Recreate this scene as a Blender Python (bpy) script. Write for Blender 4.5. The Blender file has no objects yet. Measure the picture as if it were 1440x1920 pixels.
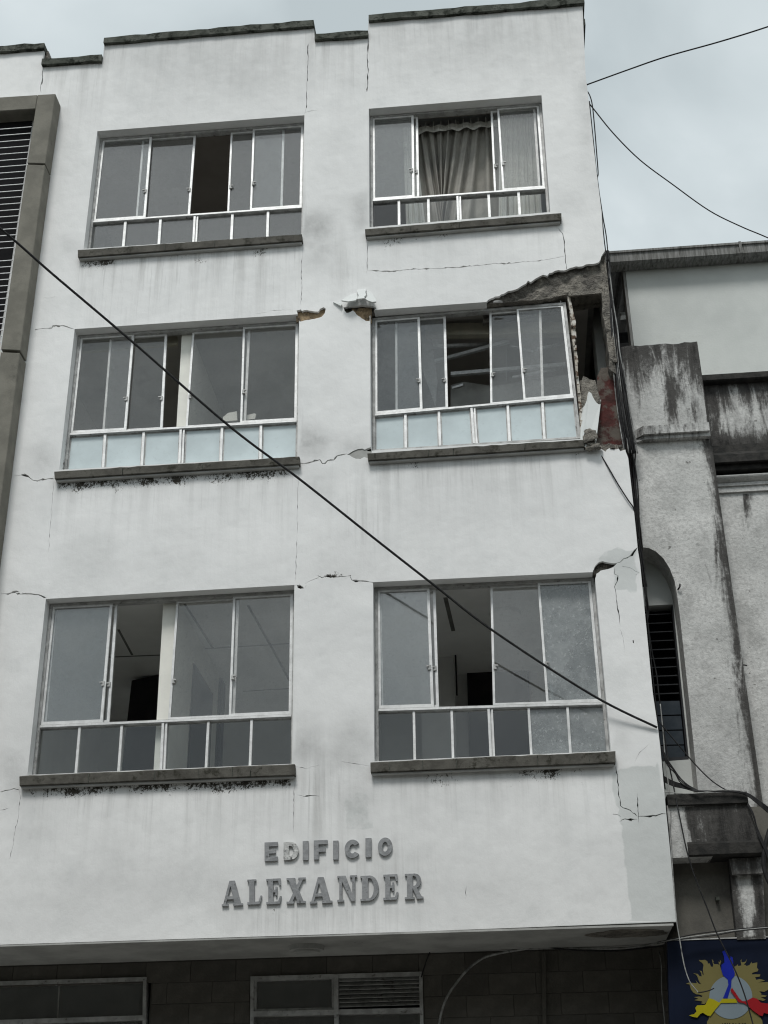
import bpy, bmesh, math, random
import numpy as np
from mathutils import Vector, Matrix, geometry, noise
random.seed(7)
R = math.radians
S = bpy.context.scene
COL = S.collection
# ------------------------------------------------------------------ camera
CR = np.array([0.99542652, 0.09460664, -0.01325248])
CU = np.array([0.05529215, -0.45744651, 0.88751646])
CF = np.array([-0.07790265, 0.88419018, 0.46058539])
FPX = 2575.88
CAM = np.array([0.0, -11.5, 1.6])
cd = bpy.data.cameras.new('camera')
cam = bpy.data.objects.new('camera', cd); COL.objects.link(cam); S.camera = cam
cd.sensor_fit = 'VERTICAL'; cd.sensor_height = 24.0; cd.lens = FPX / 1920 * 24.0
cd.clip_start = 0.05; cd.clip_end = 3000
m = Matrix.Identity(4)
for i, a in enumerate((CR, CU, -CF)):
    for j in range(3): m[j][i] = float(a[j])
m[0][3], m[1][3], m[2][3] = map(float, CAM)
cam.matrix_world = m
# ------------------------------------------------------------------ world, sun, exposure
S.view_settings.view_transform = 'Standard'; S.view_settings.look = 'None'
S.view_settings.exposure = 0.50; S.view_settings.gamma = 1.0; S.view_settings.use_curve_mapping = False
W = bpy.data.worlds.new('World'); S.world = W; W.use_nodes = True
nt = W.node_tree; N = nt.nodes; L = nt.links; N.clear()
SUN_EL, SUN_AZ = 57.0, 190.0          # azimuth measured clockwise from +Y
out = N.new('ShaderNodeOutputWorld'); bg = N.new('ShaderNodeBackground'); bg.inputs[1].default_value = 0.1
sky = N.new('ShaderNodeTexSky'); sky.sky_type = 'NISHITA'; sky.sun_disc = False
sky.sun_elevation = R(SUN_EL); sky.sun_rotation = R(SUN_AZ)
tc = N.new('ShaderNodeTexCoord'); mp = N.new('ShaderNodeMapping'); mp.inputs['Scale'].default_value = (1.0, 1.0, 1.7)
nz = N.new('ShaderNodeTexNoise'); nz.inputs['Scale'].default_value = 3.6; nz.inputs['Detail'].default_value = 6; nz.inputs['Roughness'].default_value = 0.45
nz.inputs['Distortion'].default_value = 0.35
rp = N.new('ShaderNodeValToRGB')
rp.color_ramp.elements[0].position = 0.36; rp.color_ramp.elements[0].color = (0.385, 0.432, 0.442, 1)
rp.color_ramp.elements[1].position = 0.66; rp.color_ramp.elements[1].color = (0.66, 0.705, 0.71, 1)
e = rp.color_ramp.elements.new(0.5); e.color = (0.49, 0.54, 0.55, 1)
sc = N.new('ShaderNodeVectorMath'); sc.operation = 'SCALE'; sc.inputs['Scale'].default_value = 10.0
mx = N.new('ShaderNodeMixRGB'); mx.inputs[0].default_value = 0.90
L.new(tc.outputs['Generated'], mp.inputs[0]); L.new(mp.outputs[0], nz.inputs['Vector']); L.new(nz.outputs[0], rp.inputs[0])
L.new(rp.outputs[0], sc.inputs[0]); L.new(sky.outputs[0], mx.inputs[1]); L.new(sc.outputs[0], mx.inputs[2])
L.new(mx.outputs[0], bg.inputs[0]); L.new(bg.outputs[0], out.inputs[0])
sl = bpy.data.lights.new('sun', 'SUN'); sl.energy = 1.5; sl.angle = R(16); sl.color = (1.0, 0.985, 0.96)
so = bpy.data.objects.new('sun', sl); COL.objects.link(so); so.location = (0, -20, 30)
sd = Vector((math.sin(R(SUN_AZ)) * math.cos(R(SUN_EL)), math.cos(R(SUN_AZ)) * math.cos(R(SUN_EL)), math.sin(R(SUN_EL))))
so.rotation_euler = sd.to_track_quat('Z', 'Y').to_euler()
S.cycles.use_denoising = True; S.cycles.filter_width = 1.15
S.cycles.max_bounces = 10; S.cycles.transparent_max_bounces = 16
# ------------------------------------------------------------------ helpers
def at(px, py, y=0.0):
    d = (px - 720) * CR - (py - 960) * CU + FPX * CF
    t = (y - CAM[1]) / d[1]
    p = CAM + d * t
    return Vector((float(p[0]), float(y), float(p[2])))
def xz(px, py, y=0.0):
    v = at(px, py, y); return (v.x, v.z)
def proj(x, y, z):
    v = np.array([x, y, z]) - CAM
    w = v @ CF
    return 720 + FPX * (v @ CR) / w, 960 - FPX * (v @ CU) / w
def mpp(px, py, y=0.0):
    return (at(px + 1, py, y) - at(px, py, y)).length
def tag(o, label=None, cat=None, group=None, kind=None):
    if label: o['label'] = label
    if cat: o['category'] = cat
    if group: o['group'] = group
    if kind: o['kind'] = kind
    return o
def empty(name, loc, label, cat, group=None):
    o = bpy.data.objects.new(name, None); COL.objects.link(o); o.location = loc; o.empty_display_size = 0.3
    return tag(o, label, cat, group)
def root_loc(o):
    l = Vector((0, 0, 0))
    while o is not None:
        l = l + Vector(o.location); o = o.parent
    return l
class MB:
    def __init__(s): s.v = []; s.f = []; s.smooth = False
    def add(s, vs, fs):
        b = len(s.v); s.v += [tuple(map(float, v)) for v in vs]; s.f += [tuple(i + b for i in f) for f in fs]; return s
    def box(s, x0, x1, y0, y1, z0, z1):
        return s.add([(x0,y0,z0),(x1,y0,z0),(x1,y1,z0),(x0,y1,z0),(x0,y0,z1),(x1,y0,z1),(x1,y1,z1),(x0,y1,z1)],
            [(0,1,5,4),(1,2,6,5),(2,3,7,6),(3,0,4,7),(4,5,6,7),(3,2,1,0)])
    def quadslab(s, q, y0, y1):      # q: four (x,z) corners, extruded from y0 (front) to y1
        a = [(p[0], y0, p[1]) for p in q] + [(p[0], y1, p[1]) for p in q]
        return s.add(a, [(3,2,1,0),(4,5,6,7),(0,1,5,4),(1,2,6,5),(2,3,7,6),(3,0,4,7)])
    def pquad(s, q, y0, y1):         # q in photo pixels on plane y0
        return s.quadslab([xz(a, b, y0) for a, b in q], y0, y1)
    def bar(s, p0, p1, w, y0, y1):   # p0,p1 in (x,z) metres
        d = Vector((p1[0]-p0[0], p1[1]-p0[1])); d.normalize(); n = Vector((-d.y, d.x)) * (w / 2)
        return s.quadslab([(p0[0]+n.x,p0[1]+n.y),(p1[0]+n.x,p1[1]+n.y),(p1[0]-n.x,p1[1]-n.y),(p0[0]-n.x,p0[1]-n.y)], y0, y1)
    def pbar(s, p0, p1, wpx, y0, y1):
        return s.bar(xz(*p0, y0), xz(*p1, y0), wpx * mpp(*p0, y0), y0, y1)
    def ring(s, q, wl, wr, wt, wb, y0, y1):   # q TL,TR,BR,BL (x,z)
        tl, tr, br, bl = [Vector(p) for p in q]
        W_ = (tr - tl).length; H_ = (tl - bl).length
        def bi(u, v): return (tl*(1-u)+tr*u)*(1-v) + (bl*(1-u)+br*u)*v
        u0, u1, v0, v1 = wl/W_, 1-wr/W_, wt/H_, 1-wb/H_
        inn = [bi(u0,v0), bi(u1,v0), bi(u1,v1), bi(u0,v1)]; o = [tl, tr, br, bl]
        vs = [(p.x, y0, p.y) for p in o] + [(p.x, y0, p.y) for p in inn] + [(p.x, y1, p.y) for p in o] + [(p.x, y1, p.y) for p in inn]
        fs = []
        for i in range(4):
            j = (i+1) % 4
            fs += [(i, 4+i, 4+j, j), (8+i, 8+j, 12+j, 12+i), (i, j, 8+j, 8+i), (4+i, 12+i, 12+j, 4+j)]
        s.add(vs, fs); return [(p.x, p.y) for p in inn]
    def tube(s, pts, r, n=6):
        pts = [Vector(p) for p in pts]; b = len(s.v); m_ = len(pts)
        for i, p in enumerate(pts):
            t = (pts[min(i+1, m_-1)] - pts[max(i-1, 0)]).normalized()
            a = t.cross(Vector((0, 1, 0.13))); a.normalize(); c = t.cross(a)
            rr = r[i] if isinstance(r, (list, tuple)) else r
            for k in range(n):
                g = 2*math.pi*k/n; s.v.append(tuple(p + a*(rr*math.cos(g)) + c*(rr*math.sin(g))))
        for i in range(m_-1):
            for k in range(n):
                k2 = (k+1) % n; s.f.append((b+i*n+k, b+i*n+k2, b+(i+1)*n+k2, b+(i+1)*n+k))
        s.f.append(tuple(b+k for k in range(n))[::-1]); s.f.append(tuple(b+(m_-1)*n+k for k in range(n)))
        s.smooth = True; return s
    def poly(s, pts, y0, y1):        # simple polygon (x,z), extruded
        sheet(s, [pts], [], y0, y1); return s
    def build(s, name, mat, parent=None, smooth=None, bevel=0):
        me = bpy.data.meshes.new(name)
        if parent is not None: off = root_loc(parent)
        else:
            a = np.array(s.v); off = Vector(((a[:,0].min()+a[:,0].max())/2, (a[:,1].min()+a[:,1].max())/2, a[:,2].min()))
        me.from_pydata([(v[0]-off.x, v[1]-off.y, v[2]-off.z) for v in s.v], [], s.f)
        me.update()
        o = bpy.data.objects.new(name, me); COL.objects.link(o)
        if parent is not None: o.parent = parent
        else: o.location = off
        bm = bmesh.new(); bm.from_mesh(me)
        bmesh.ops.recalc_face_normals(bm, faces=bm.faces)
        if bevel:
            es = [e_ for e_ in bm.edges if len(e_.link_faces) == 2 and e_.calc_face_angle(0) > 0.5]
            bmesh.ops.bevel(bm, geom=es, offset=bevel, segments=1, affect='EDGES')
        bm.to_mesh(me); bm.free()
        if smooth if smooth is not None else s.smooth:
            for p in me.polygons: p.use_smooth = True
        if mat is not None: me.materials.append(mat)
        return o
def inside(P, poly):
    x, y = P[:,0], P[:,1]; c = np.zeros(len(P), bool); q = np.array(poly); n = len(q)
    for i in range(n):
        x1, y1 = q[i]; x2, y2 = q[(i+1) % n]
        if y1 == y2: continue
        m_ = ((y1 > y) != (y2 > y)) & (x < (x2-x1)*(y-y1)/(y2-y1)+x1); c ^= m_
    return c
def seg_dist(P, poly):
    q = np.array(poly); d = np.full(len(P), 1e9)
    for i in range(len(q)):
        a = q[i]; b = q[(i+1) % len(q)]; ab = b-a; t = np.clip(((P-a)@ab)/max(ab@ab, 1e-12), 0, 1)
        d = np.minimum(d, np.hypot(*(P-(a+t[:,None]*ab)).T))
    return d
def sheet(mb, outers, holes, y0, y1, grid=0, deep=None, jag=None):
    """union of outers minus holes in the x-z plane, front at y0, back at y1, sides walled.
    deep: function(midpoint) -> back depth of the side wall there"""
    vs = []; es = []
    for poly in list(outers) + list(holes):
        b = len(vs); n = len(poly)
        vs += [Vector((p[0], p[1])) for p in poly]; es += [(b+i, b+(i+1) % n) for i in range(n)]
    if grid:
        a = np.array([v for o_ in outers for v in o_]); x0, z0 = a.min(0); x1, z1 = a.max(0)
        gx, gz = np.meshgrid(np.arange(x0+grid/2, x1, grid), np.arange(z0+grid/2, z1, grid))
        P = np.c_[gx.ravel(), gz.ravel()]
        P = P + np.random.RandomState(3).uniform(-grid*.2, grid*.2, P.shape)
        k = np.zeros(len(P), bool)
        for o_ in outers: k |= inside(P, o_)
        for h in holes: k &= ~inside(P, h)
        P = P[k]
        for p_ in list(outers)+list(holes):
            if len(P): P = P[seg_dist(P, p_) > grid*.25]
        vs += [Vector((float(p[0]), float(p[1]))) for p in P]
    V, E_, F_, *_ = geometry.delaunay_2d_cdt(vs, es, [], 0, 1e-5)
    V = np.array([(v.x, v.y) for v in V]); F_ = [f for f in F_ if len(f) == 3]
    F = np.array(F_); C = V[F].mean(1)
    k = np.zeros(len(C), bool)
    for o_ in outers: k |= inside(C, o_)
    for h in holes: k &= ~inside(C, h)
    F = F[k]
    b = len(mb.v); n = len(V)
    used = np.unique(F); mp_ = -np.ones(n, int); mp_[used] = np.arange(len(used))
    A = V[used]; tri = mp_[F]
    # orientation to face -y
    e1 = A[tri[:,1]]-A[tri[:,0]]; e2 = A[tri[:,2]]-A[tri[:,0]]; cr = e1[:,0]*e2[:,1]-e1[:,1]*e2[:,0]
    tri[cr < 0] = tri[cr < 0][:, ::-1]
    yj = np.zeros(len(A)) if jag is None else jag(A)
    mb.v += [(float(p[0]), float(y0+j), float(p[1])) for p, j in zip(A, yj)]
    mb.f += [tuple(int(i)+b for i in t) for t in tri]
    cnt = {}
    for t in tri:
        for i in range(3):
            a_, c_ = int(t[i]), int(t[(i+1) % 3]); cnt[(a_, c_)] = 1
    bd = [(a_, c_) for (a_, c_) in cnt if (c_, a_) not in cnt]
    for a_, c_ in bd:
        mid = (A[a_]+A[c_])/2; yb = deep(mid) if deep else y1
        k_ = len(mb.v)
        mb.v += [(float(A[a_][0]), yb, float(A[a_][1])), (float(A[c_][0]), yb, float(A[c_][1]))]
        mb.f.append((b+a_, k_, k_+1, b+c_))
    if not grid and y1 is not None:
        k_ = len(mb.v); mb.v += [(float(p[0]), float(y1), float(p[1])) for p in A]
        mb.f += [tuple(int(i)+k_ for i in t[::-1]) for t in tri]
    return A
def rag(poly, step=6, amp=1.6, seed=1, skip=()):
    rnd = random.Random(seed); o = []
    for i in range(len(poly)):
        a, b = poly[i], poly[(i+1) % len(poly)]; n = max(1, int(math.hypot(b[0]-a[0], b[1]-a[1])/step)); o.append(a)
        if i in skip: continue
        for k in range(1, n): o.append((a[0]+(b[0]-a[0])*k/n+rnd.uniform(-amp, amp), a[1]+(b[1]-a[1])*k/n+rnd.uniform(-amp, amp)))
    return o
def crackpoly(pts, w, y=0.0, jit=0.8, taper=True, seed=0):
    """a px polyline turned into a thin ragged polygon on plane y (metres)"""
    rnd = random.Random(seed+len(pts)+int(pts[0][0])); P = []
    for i in range(len(pts)-1):
        a, b = pts[i], pts[i+1]; n = max(1, int(math.hypot(b[0]-a[0], b[1]-a[1])/5))
        for k in range(n): P.append((a[0]+(b[0]-a[0])*k/n + rnd.uniform(-jit, jit), a[1]+(b[1]-a[1])*k/n + rnd.uniform(-jit, jit)))
    P.append(pts[-1]); Lf = []; Rt = []; n = len(P)
    for i, p in enumerate(P):
        a = P[max(i-1, 0)]; b = P[min(i+1, n-1)]; dx, dy = b[0]-a[0], b[1]-a[1]; l = math.hypot(dx, dy) or 1
        ww = w/2*(rnd.uniform(0.35, 1.25) if rnd.random() < .85 else rnd.uniform(1.6, 2.6))*(min(1, 0.35+min(i, n-1-i)*0.35) if taper else 1)
        Lf.append((p[0]-dy/l*ww, p[1]+dx/l*ww)); Rt.append((p[0]+dy/l*ww, p[1]-dx/l*ww))
    return [xz(a, b, y) for a, b in Lf + Rt[::-1]]
# ------------------------------------------------------------------ materials
def newmat(name):
    m_ = bpy.data.materials.new(name); m_.use_nodes = True; t = m_.node_tree; t.nodes.clear()
    o = t.nodes.new('ShaderNodeOutputMaterial'); p = t.nodes.new('ShaderNodeBsdfPrincipled'); t.links.new(p.outputs[0], o.inputs[0])
    return m_, t, p
class G:
    """tiny node-graph helper"""
    def __init__(s, t): s.t = t; s.tc = t.nodes.new('ShaderNodeTexCoord')
    def link(s, a, b): s.t.links.new(a, b)
    def val(s, sock, v):
        if isinstance(v, (int, float)): sock.default_value = v
        elif isinstance(v, (tuple, list)): sock.default_value = v if len(v) == len(sock.default_value) else (*v, 1)
        else: s.link(v, sock)
    def noise(s, scale, detail=4, rough=0.55, stretch=(1,1,1), dist=0, off=(0,0,0)):
        mp = s.t.nodes.new('ShaderNodeMapping'); mp.inputs['Scale'].default_value = stretch; mp.inputs['Location'].default_value = off
        s.link(s.tc.outputs['Object'], mp.inputs[0])
        n = s.t.nodes.new('ShaderNodeTexNoise'); n.inputs['Scale'].default_value = scale; n.inputs['Detail'].default_value = detail
        n.inputs['Roughness'].default_value = rough; n.inputs['Distortion'].default_value = dist
        s.link(mp.outputs[0], n.inputs['Vector']); return n.outputs[0]
    def vor(s, scale, stretch=(1,1,1), feature='F1'):
        mp = s.t.nodes.new('ShaderNodeMapping'); mp.inputs['Scale'].default_value = stretch; s.link(s.tc.outputs['Object'], mp.inputs[0])
        n = s.t.nodes.new('ShaderNodeTexVoronoi'); n.feature = feature; n.inputs['Scale'].default_value = scale
        s.link(mp.outputs[0], n.inputs['Vector']); return n.outputs['Distance']
    def math(s, op, a, b=0.0, c=None, clamp=False):
        n = s.t.nodes.new('ShaderNodeMath'); n.operation = op; n.use_clamp = clamp
        s.val(n.inputs[0], a); s.val(n.inputs[1], b)
        if c is not None: s.val(n.inputs[2], c)
        return n.outputs[0]
    def rng(s, x, a, b, c=0.0, d=1.0):
        n = s.t.nodes.new('ShaderNodeMapRange'); n.interpolation_type = 'SMOOTHSTEP' if d != c else 'LINEAR'
        s.val(n.inputs[0], x); s.val(n.inputs[1], a); s.val(n.inputs[2], b); s.val(n.inputs[3], c); s.val(n.inputs[4], d); return n.outputs[0]
    def mix(s, f, a, b, mode='MIX'):
        n = s.t.nodes.new('ShaderNodeMixRGB'); n.blend_type = mode; s.val(n.inputs[0], f); s.val(n.inputs[1], a); s.val(n.inputs[2], b); return n.outputs[0]
    def attr(s, name):
        n = s.t.nodes.new('ShaderNodeAttribute'); n.attribute_name = name
        q = s.t.nodes.new('ShaderNodeSeparateColor'); s.link(n.outputs['Color'], q.inputs[0])
        return q.outputs[0], q.outputs[1], q.outputs[2], n.outputs['Alpha']
    def bump(s, h, strength, dist, p, prev=None):
        n = s.t.nodes.new('ShaderNodeBump'); n.inputs['Strength'].default_value = strength; n.inputs['Distance'].default_value = dist
        s.link(h, n.inputs['Height'])
        if prev is not None: s.link(prev, n.inputs['Normal'])
        if p is not None: s.link(n.outputs[0], p.inputs['Normal'])
        return n.outputs[0]
def simple(name, c1, c2=None, rough=0.7, scale=8, bump=0.0, bscale=40, metal=0.0, stretch=(1,1,1), dirt=None, dlo=0.55, dhi=0.7, dscale=5, var=0.0, bdist=0.01):
    m_, t, p = newmat(name); g = G(t); p.inputs['Roughness'].default_value = rough; p.inputs['Metallic'].default_value = metal; p.inputs['Specular IOR Level'].default_value = 0.5 if metal else 0.12
    col = g.mix(g.rng(g.noise(scale, 5, 0.6, stretch), 0.35, 0.65), c1, c2 or c1)
    if dirt: col = g.mix(g.rng(g.noise(dscale, 8, 0.7, stretch, off=(7, 3, 1)), dlo, dhi), col, dirt)
    if var:
        oi = t.nodes.new('ShaderNodeObjectInfo'); v = g.math('MULTIPLY_ADD', oi.outputs['Random'], 2*var, 1-var)
        n = t.nodes.new('ShaderNodeVectorMath'); n.operation = 'SCALE'; g.link(col, n.inputs[0]); g.link(v, n.inputs['Scale']); col = n.outputs[0]
    g.val(p.inputs['Base Color'], col)
    if bump: g.bump(g.noise(bscale, 6, 0.65), bump, bdist, p)
    return m_
M = {}
# painted plaster of the white facade; attribute 'stain': R smudge and painted shade low on the wall, G mould, B streak, A repair patch
m_, t, p = newmat('white painted plaster'); g = G(t); sr, sg, sb, sa = g.attr('stain')
base = g.mix(g.rng(g.noise(0.7, 5, 0.5), 0.3, 0.7), (0.82, 0.82, 0.808), (0.745, 0.745, 0.735))
base = g.mix(g.math('MULTIPLY', g.rng(g.noise(3.2, 7, 0.65, (1, 1, 0.5)), 0.5, 0.78), 0.3), base, (0.60, 0.615, 0.61))
base = g.mix(g.math('MULTIPLY', g.rng(g.noise(13, 6, 0.7, (1, 1, 0.25)), 0.5, 0.8), 0.12), base, (0.55, 0.56, 0.55))
pt = g.rng(g.math('ADD', sa, g.math('MULTIPLY', g.math('SUBTRACT', g.noise(6, 6, 0.6), 0.5), 0.55)), 0.38, 0.56)
base = g.mix(g.math('MULTIPLY', pt, 0.62), base, (0.53, 0.555, 0.54))
st = g.math('MULTIPLY', sb, g.rng(g.noise(9, 5, 0.6, (1, 1, 0.06), off=(3, 0, 0)), 0.42, 0.68))
base = g.mix(g.math('MULTIPLY', st, 0.75, clamp=True), base, (0.30, 0.295, 0.28))
st2 = g.math('MULTIPLY', sb, g.rng(g.noise(34, 5, 0.65, (1, 1, 0.035), off=(8, 0, 2)), 0.52, 0.66))
base = g.mix(g.math('MULTIPLY', st2, 0.5, clamp=True), base, (0.24, 0.235, 0.22))
sm = g.math('MULTIPLY', sr, g.rng(g.noise(4.5, 7, 0.65, off=(1, 5, 2)), 0.25, 0.75, 0.35, 1.0))
base = g.mix(g.math('MULTIPLY', sm, 0.85, clamp=True), base, (0.20, 0.20, 0.195))
base = g.mix(g.math('MULTIPLY', g.rng(g.noise(0.9, 6, 0.62, off=(4, 2, 7)), 0.5, 0.75), 0.30), base, (0.52, 0.525, 0.515))
mo = g.rng(g.math('ADD', g.math('MULTIPLY_ADD', g.noise(34, 6, 0.8, (1, 1, 0.8)), 1.25, g.math('MULTIPLY', g.noise(85, 3, 0.7, off=(4, 4, 4)), 0.6)), g.math('MULTIPLY', g.noise(4.2, 3, 0.6, off=(9, 0, 0)), 1.1)), g.math('MULTIPLY_ADD', sg, -0.52, 1.93), g.math('MULTIPLY_ADD', sg, -0.52, 1.99))
base = g.mix(mo, base, (0.055, 0.05, 0.04))
sp = g.rng(g.noise(70, 3, 0.6, off=(2, 2, 2)), 0.80, 0.84)
base = g.mix(g.math('MULTIPLY', sp, 0.6), base, (0.15, 0.15, 0.14))
g.val(p.inputs['Base Color'], base); p.inputs['Roughness'].default_value = 0.85; p.inputs['Specular IOR Level'].default_value = 0.25
b1 = g.bump(g.noise(1.6, 3, 0.5), 0.5, 0.05, None); b2 = g.bump(g.noise(9, 6, 0.6, (1, 1, 0.8)), 0.6, 0.008, None, b1); g.bump(g.noise(90, 4, 0.6), 0.25, 0.002, p, b2)
M['plaster'] = m_
# neighbour's stained wall; attribute 'stain': R black staining, G greyness, B streak contrast
m_, t, p = newmat('old stained render'); g = G(t); sr, sg, sb, sa = g.attr('stain')
base = g.mix(g.rng(g.noise(2.5, 7, 0.6), 0.3, 0.7), (0.70, 0.695, 0.67), (0.53, 0.53, 0.51))
base = g.mix(g.math('MULTIPLY', g.rng(g.noise(30, 6, 0.75), 0.42, 0.70), 0.6), base, (0.29, 0.285, 0.275))
base = g.mix(g.math('MULTIPLY', g.rng(g.noise(5.5, 7, 0.7, off=(6, 6, 6)), 0.48, 0.72), 0.5), base, (0.27, 0.265, 0.255))
base = g.mix(g.math('MULTIPLY', sg, 0.6), base, (0.30, 0.30, 0.295))
stk = g.noise(3.2, 7, 0.7, (3.2, 1, 0.42), 0.6, off=(4, 0, 1))
fin = g.noise(26, 8, 0.8, (1, 1, 0.7), off=(3, 1, 8))
x = g.math('ADD', g.math('MULTIPLY_ADD', g.math('SUBTRACT', stk, 0.5), 2.0, sr), g.math('MULTIPLY', g.math('SUBTRACT', fin, 0.5), 0.9))
base = g.mix(g.rng(x, 0.30, 0.85), base, (0.075, 0.072, 0.068))
base = g.mix(g.rng(x, 0.85, 1.35), base, (0.028, 0.027, 0.026))
spk = g.math('MULTIPLY', g.rng(g.noise(60, 4, 0.7, off=(5, 5, 5)), 0.70, 0.76), g.rng(sr, 0.3, 0.9, 0.1, 1.0))
base = g.mix(g.math('MULTIPLY', spk, 0.35), base, (0.5, 0.5, 0.48))
chp = g.rng(g.noise(19, 3, 0.5, off=(11, 1, 4)), 0.715, 0.73)
base = g.mix(g.math('MULTIPLY', chp, 0.8), base, (0.16, 0.155, 0.145))
g.val(p.inputs['Base Color'], base); p.inputs['Roughness'].default_value = 0.93; p.inputs['Specular IOR Level'].default_value = 0.15
b1 = g.bump(g.noise(8, 7, 0.7), 0.7, 0.02, None); b2 = g.bump(g.noise(45, 7, 0.8), 0.8, 0.008, p, b1)
M['old'] = m_
M['sill'] = simple('mossy grey concrete', (0.115, 0.11, 0.096), (0.075, 0.071, 0.062), 0.9, 7, 0.6, 45, dirt=(0.035, 0.034, 0.026), dlo=0.52, dhi=0.66, dscale=9)
M['coping'] = simple('dark mossy coping', (0.11, 0.115, 0.10), (0.06, 0.065, 0.055), 0.95, 9, 0.8, 40, dirt=(0.02, 0.023, 0.018), dlo=0.48, dhi=0.62, dscale=11)
M['block'] = simple('grey brown cast concrete', (0.215, 0.205, 0.175), (0.165, 0.158, 0.135), 0.88, 4, 0.35, 60, dirt=(0.10, 0.097, 0.085), dlo=0.58, dhi=0.8, dscale=3)
m_, t, p = newmat('broken masonry'); g = G(t)
base = g.mix(g.rng(g.noise(5, 8, 0.7), 0.35, 0.65), (0.30, 0.275, 0.235), (0.13, 0.12, 0.105))
base = g.mix(g.math('MULTIPLY', g.rng(g.noise(22, 6, 0.7), 0.5, 0.7), 0.7), base, (0.06, 0.055, 0.048))
base = g.mix(g.math('MULTIPLY', g.rng(g.noise(14, 5, 0.7, off=(3, 3, 3)), 0.58, 0.7), 0.6), base, (0.42, 0.40, 0.35))
g.val(p.inputs['Base Color'], base); p.inputs['Roughness'].default_value = 0.95
b1 = g.bump(g.noise(14, 8, 0.75), 1.0, 0.05, None); g.bump(g.vor(55), 0.6, 0.012, p, b1)
M['core'] = m_
M['brick'] = simple('tan broken brick', (0.36, 0.27, 0.17), (0.22, 0.16, 0.10), 0.95, 20, 1.0, 35, dirt=(0.08, 0.065, 0.05), dlo=0.5, dhi=0.65, dscale=18, bdist=0.02)
M['red'] = simple('flaking dark red paint', (0.085, 0.028, 0.025), (0.055, 0.026, 0.023), 0.8, 9, 0.6, 30, dirt=(0.115, 0.10, 0.085), dlo=0.46, dhi=0.56, dscale=4)
M['alu'] = simple('weathered aluminium', (0.74, 0.74, 0.73), (0.60, 0.60, 0.59), 0.5, 12, 0.15, 60, metal=0.35, dirt=(0.30, 0.29, 0.27), dlo=0.6, dhi=0.75, dscale=26)
M['alud'] = simple('dull aluminium channel', (0.46, 0.46, 0.45), (0.30, 0.30, 0.29), 0.6, 10, 0.2, 60, metal=0.3, dirt=(0.12, 0.11, 0.10), dlo=0.55, dhi=0.7, dscale=18)
M['rust'] = simple('chipped white and rust frame', (0.60, 0.58, 0.53), (0.42, 0.38, 0.32), 0.85, 14, 0.7, 40, dirt=(0.10, 0.065, 0.045), dlo=0.50, dhi=0.58, dscale=16)
def glassmat(name, tint, refl, rough=0.0, dust=None, frost=None, dustamt=0.5):
    m_ = bpy.data.materials.new(name); m_.use_nodes = True; t = m_.node_tree; t.nodes.clear(); g = G(t)
    o = t.nodes.new('ShaderNodeOutputMaterial'); tr = t.nodes.new('ShaderNodeBsdfTransparent'); tr.inputs[0].default_value = (*tint, 1)
    gl = t.nodes.new('ShaderNodeBsdfGlossy'); gl.inputs['Roughness'].default_value = rough; gl.inputs[0].default_value = (0.97, 0.97, 0.97, 1)
    ge = t.nodes.new('ShaderNodeNewGeometry'); dt = t.nodes.new('ShaderNodeVectorMath'); dt.operation = 'DOT_PRODUCT'
    g.link(ge.outputs['Normal'], dt.inputs[0]); g.link(ge.outputs['Incoming'], dt.inputs[1])
    f = g.math('MULTIPLY_ADD', g.math('POWER', g.math('SUBTRACT', 1.0, g.math('ABSOLUTE', dt.outputs['Value']), clamp=True), 5.0), 0.9, 0.043+refl)
    bn = g.bump(g.noise(1.3, 2, 0.5), 0.12, 0.02, None); g.link(bn, gl.inputs['Normal'])
    mxs = t.nodes.new('ShaderNodeMixShader'); g.link(f, mxs.inputs[0]); g.link(tr.outputs[0], mxs.inputs[1]); g.link(gl.outputs[0], mxs.inputs[2])
    res = mxs.outputs[0]
    if dust or frost:
        df = t.nodes.new('ShaderNodeBsdfDiffuse'); df.inputs[0].default_value = (*(dust or frost), 1)
        m2 = t.nodes.new('ShaderNodeMixShader')
        if frost:
            m2.inputs[0].default_value = dustamt
            fc = g.mix(g.rng(g.noise(2.2, 5, 0.6), 0.3, 0.7), tuple(c_*0.84 for c_ in frost), frost); fc = g.mix(g.math('MULTIPLY', g.rng(g.noise(24, 5, 0.7), 0.55, 0.75), 0.25), fc, (0.36, 0.39, 0.39)); g.link(fc, df.inputs[0])
        else:
            a = g.rng(g.noise(5, 8, 0.75), 0.3, 0.7, 0.25*dustamt, 0.8*dustamt)
            b = g.math('MULTIPLY', g.rng(g.noise(32, 5, 0.7, off=(1, 2, 3)), 0.56, 0.68), 0.6*dustamt)
            g.link(g.math('ADD', a, b, clamp=True), m2.inputs[0])
        g.link(res, m2.inputs[1]); g.link(df.outputs[0], m2.inputs[2]); res = m2.outputs[0]
    g.link(res, o.inputs[0]); return m_
M['glass'] = glassmat('window glass', (0.94, 0.94, 0.935), 0.020, dust=(0.36, 0.37, 0.36), dustamt=0.11)
M['glasslow'] = glassmat('plain window glass', (0.92, 0.93, 0.93), 0.0)
M['glassr'] = glassmat('reflective window glass', (0.90, 0.91, 0.91), 0.055, dust=(0.36, 0.37, 0.36), dustamt=0.13)
M['glassm'] = glassmat('filmed window glass', (0.90, 0.91, 0.91), 0.035, dust=(0.30, 0.31, 0.31), dustamt=0.22)
M['glassd'] = glassmat('dusty window glass', (0.72, 0.75, 0.76), 0.03, dust=(0.42, 0.44, 0.44), dustamt=0.75)
M['frost'] = glassmat('frosted glass', (0.6, 0.68, 0.7), 0.03, rough=0.12, frost=(0.70, 0.785, 0.80), dustamt=0.9)
M['room'] = simple('interior white wall', (0.82, 0.82, 0.80), (0.76, 0.76, 0.74), 0.9, 3, 0.1, 20)
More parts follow.
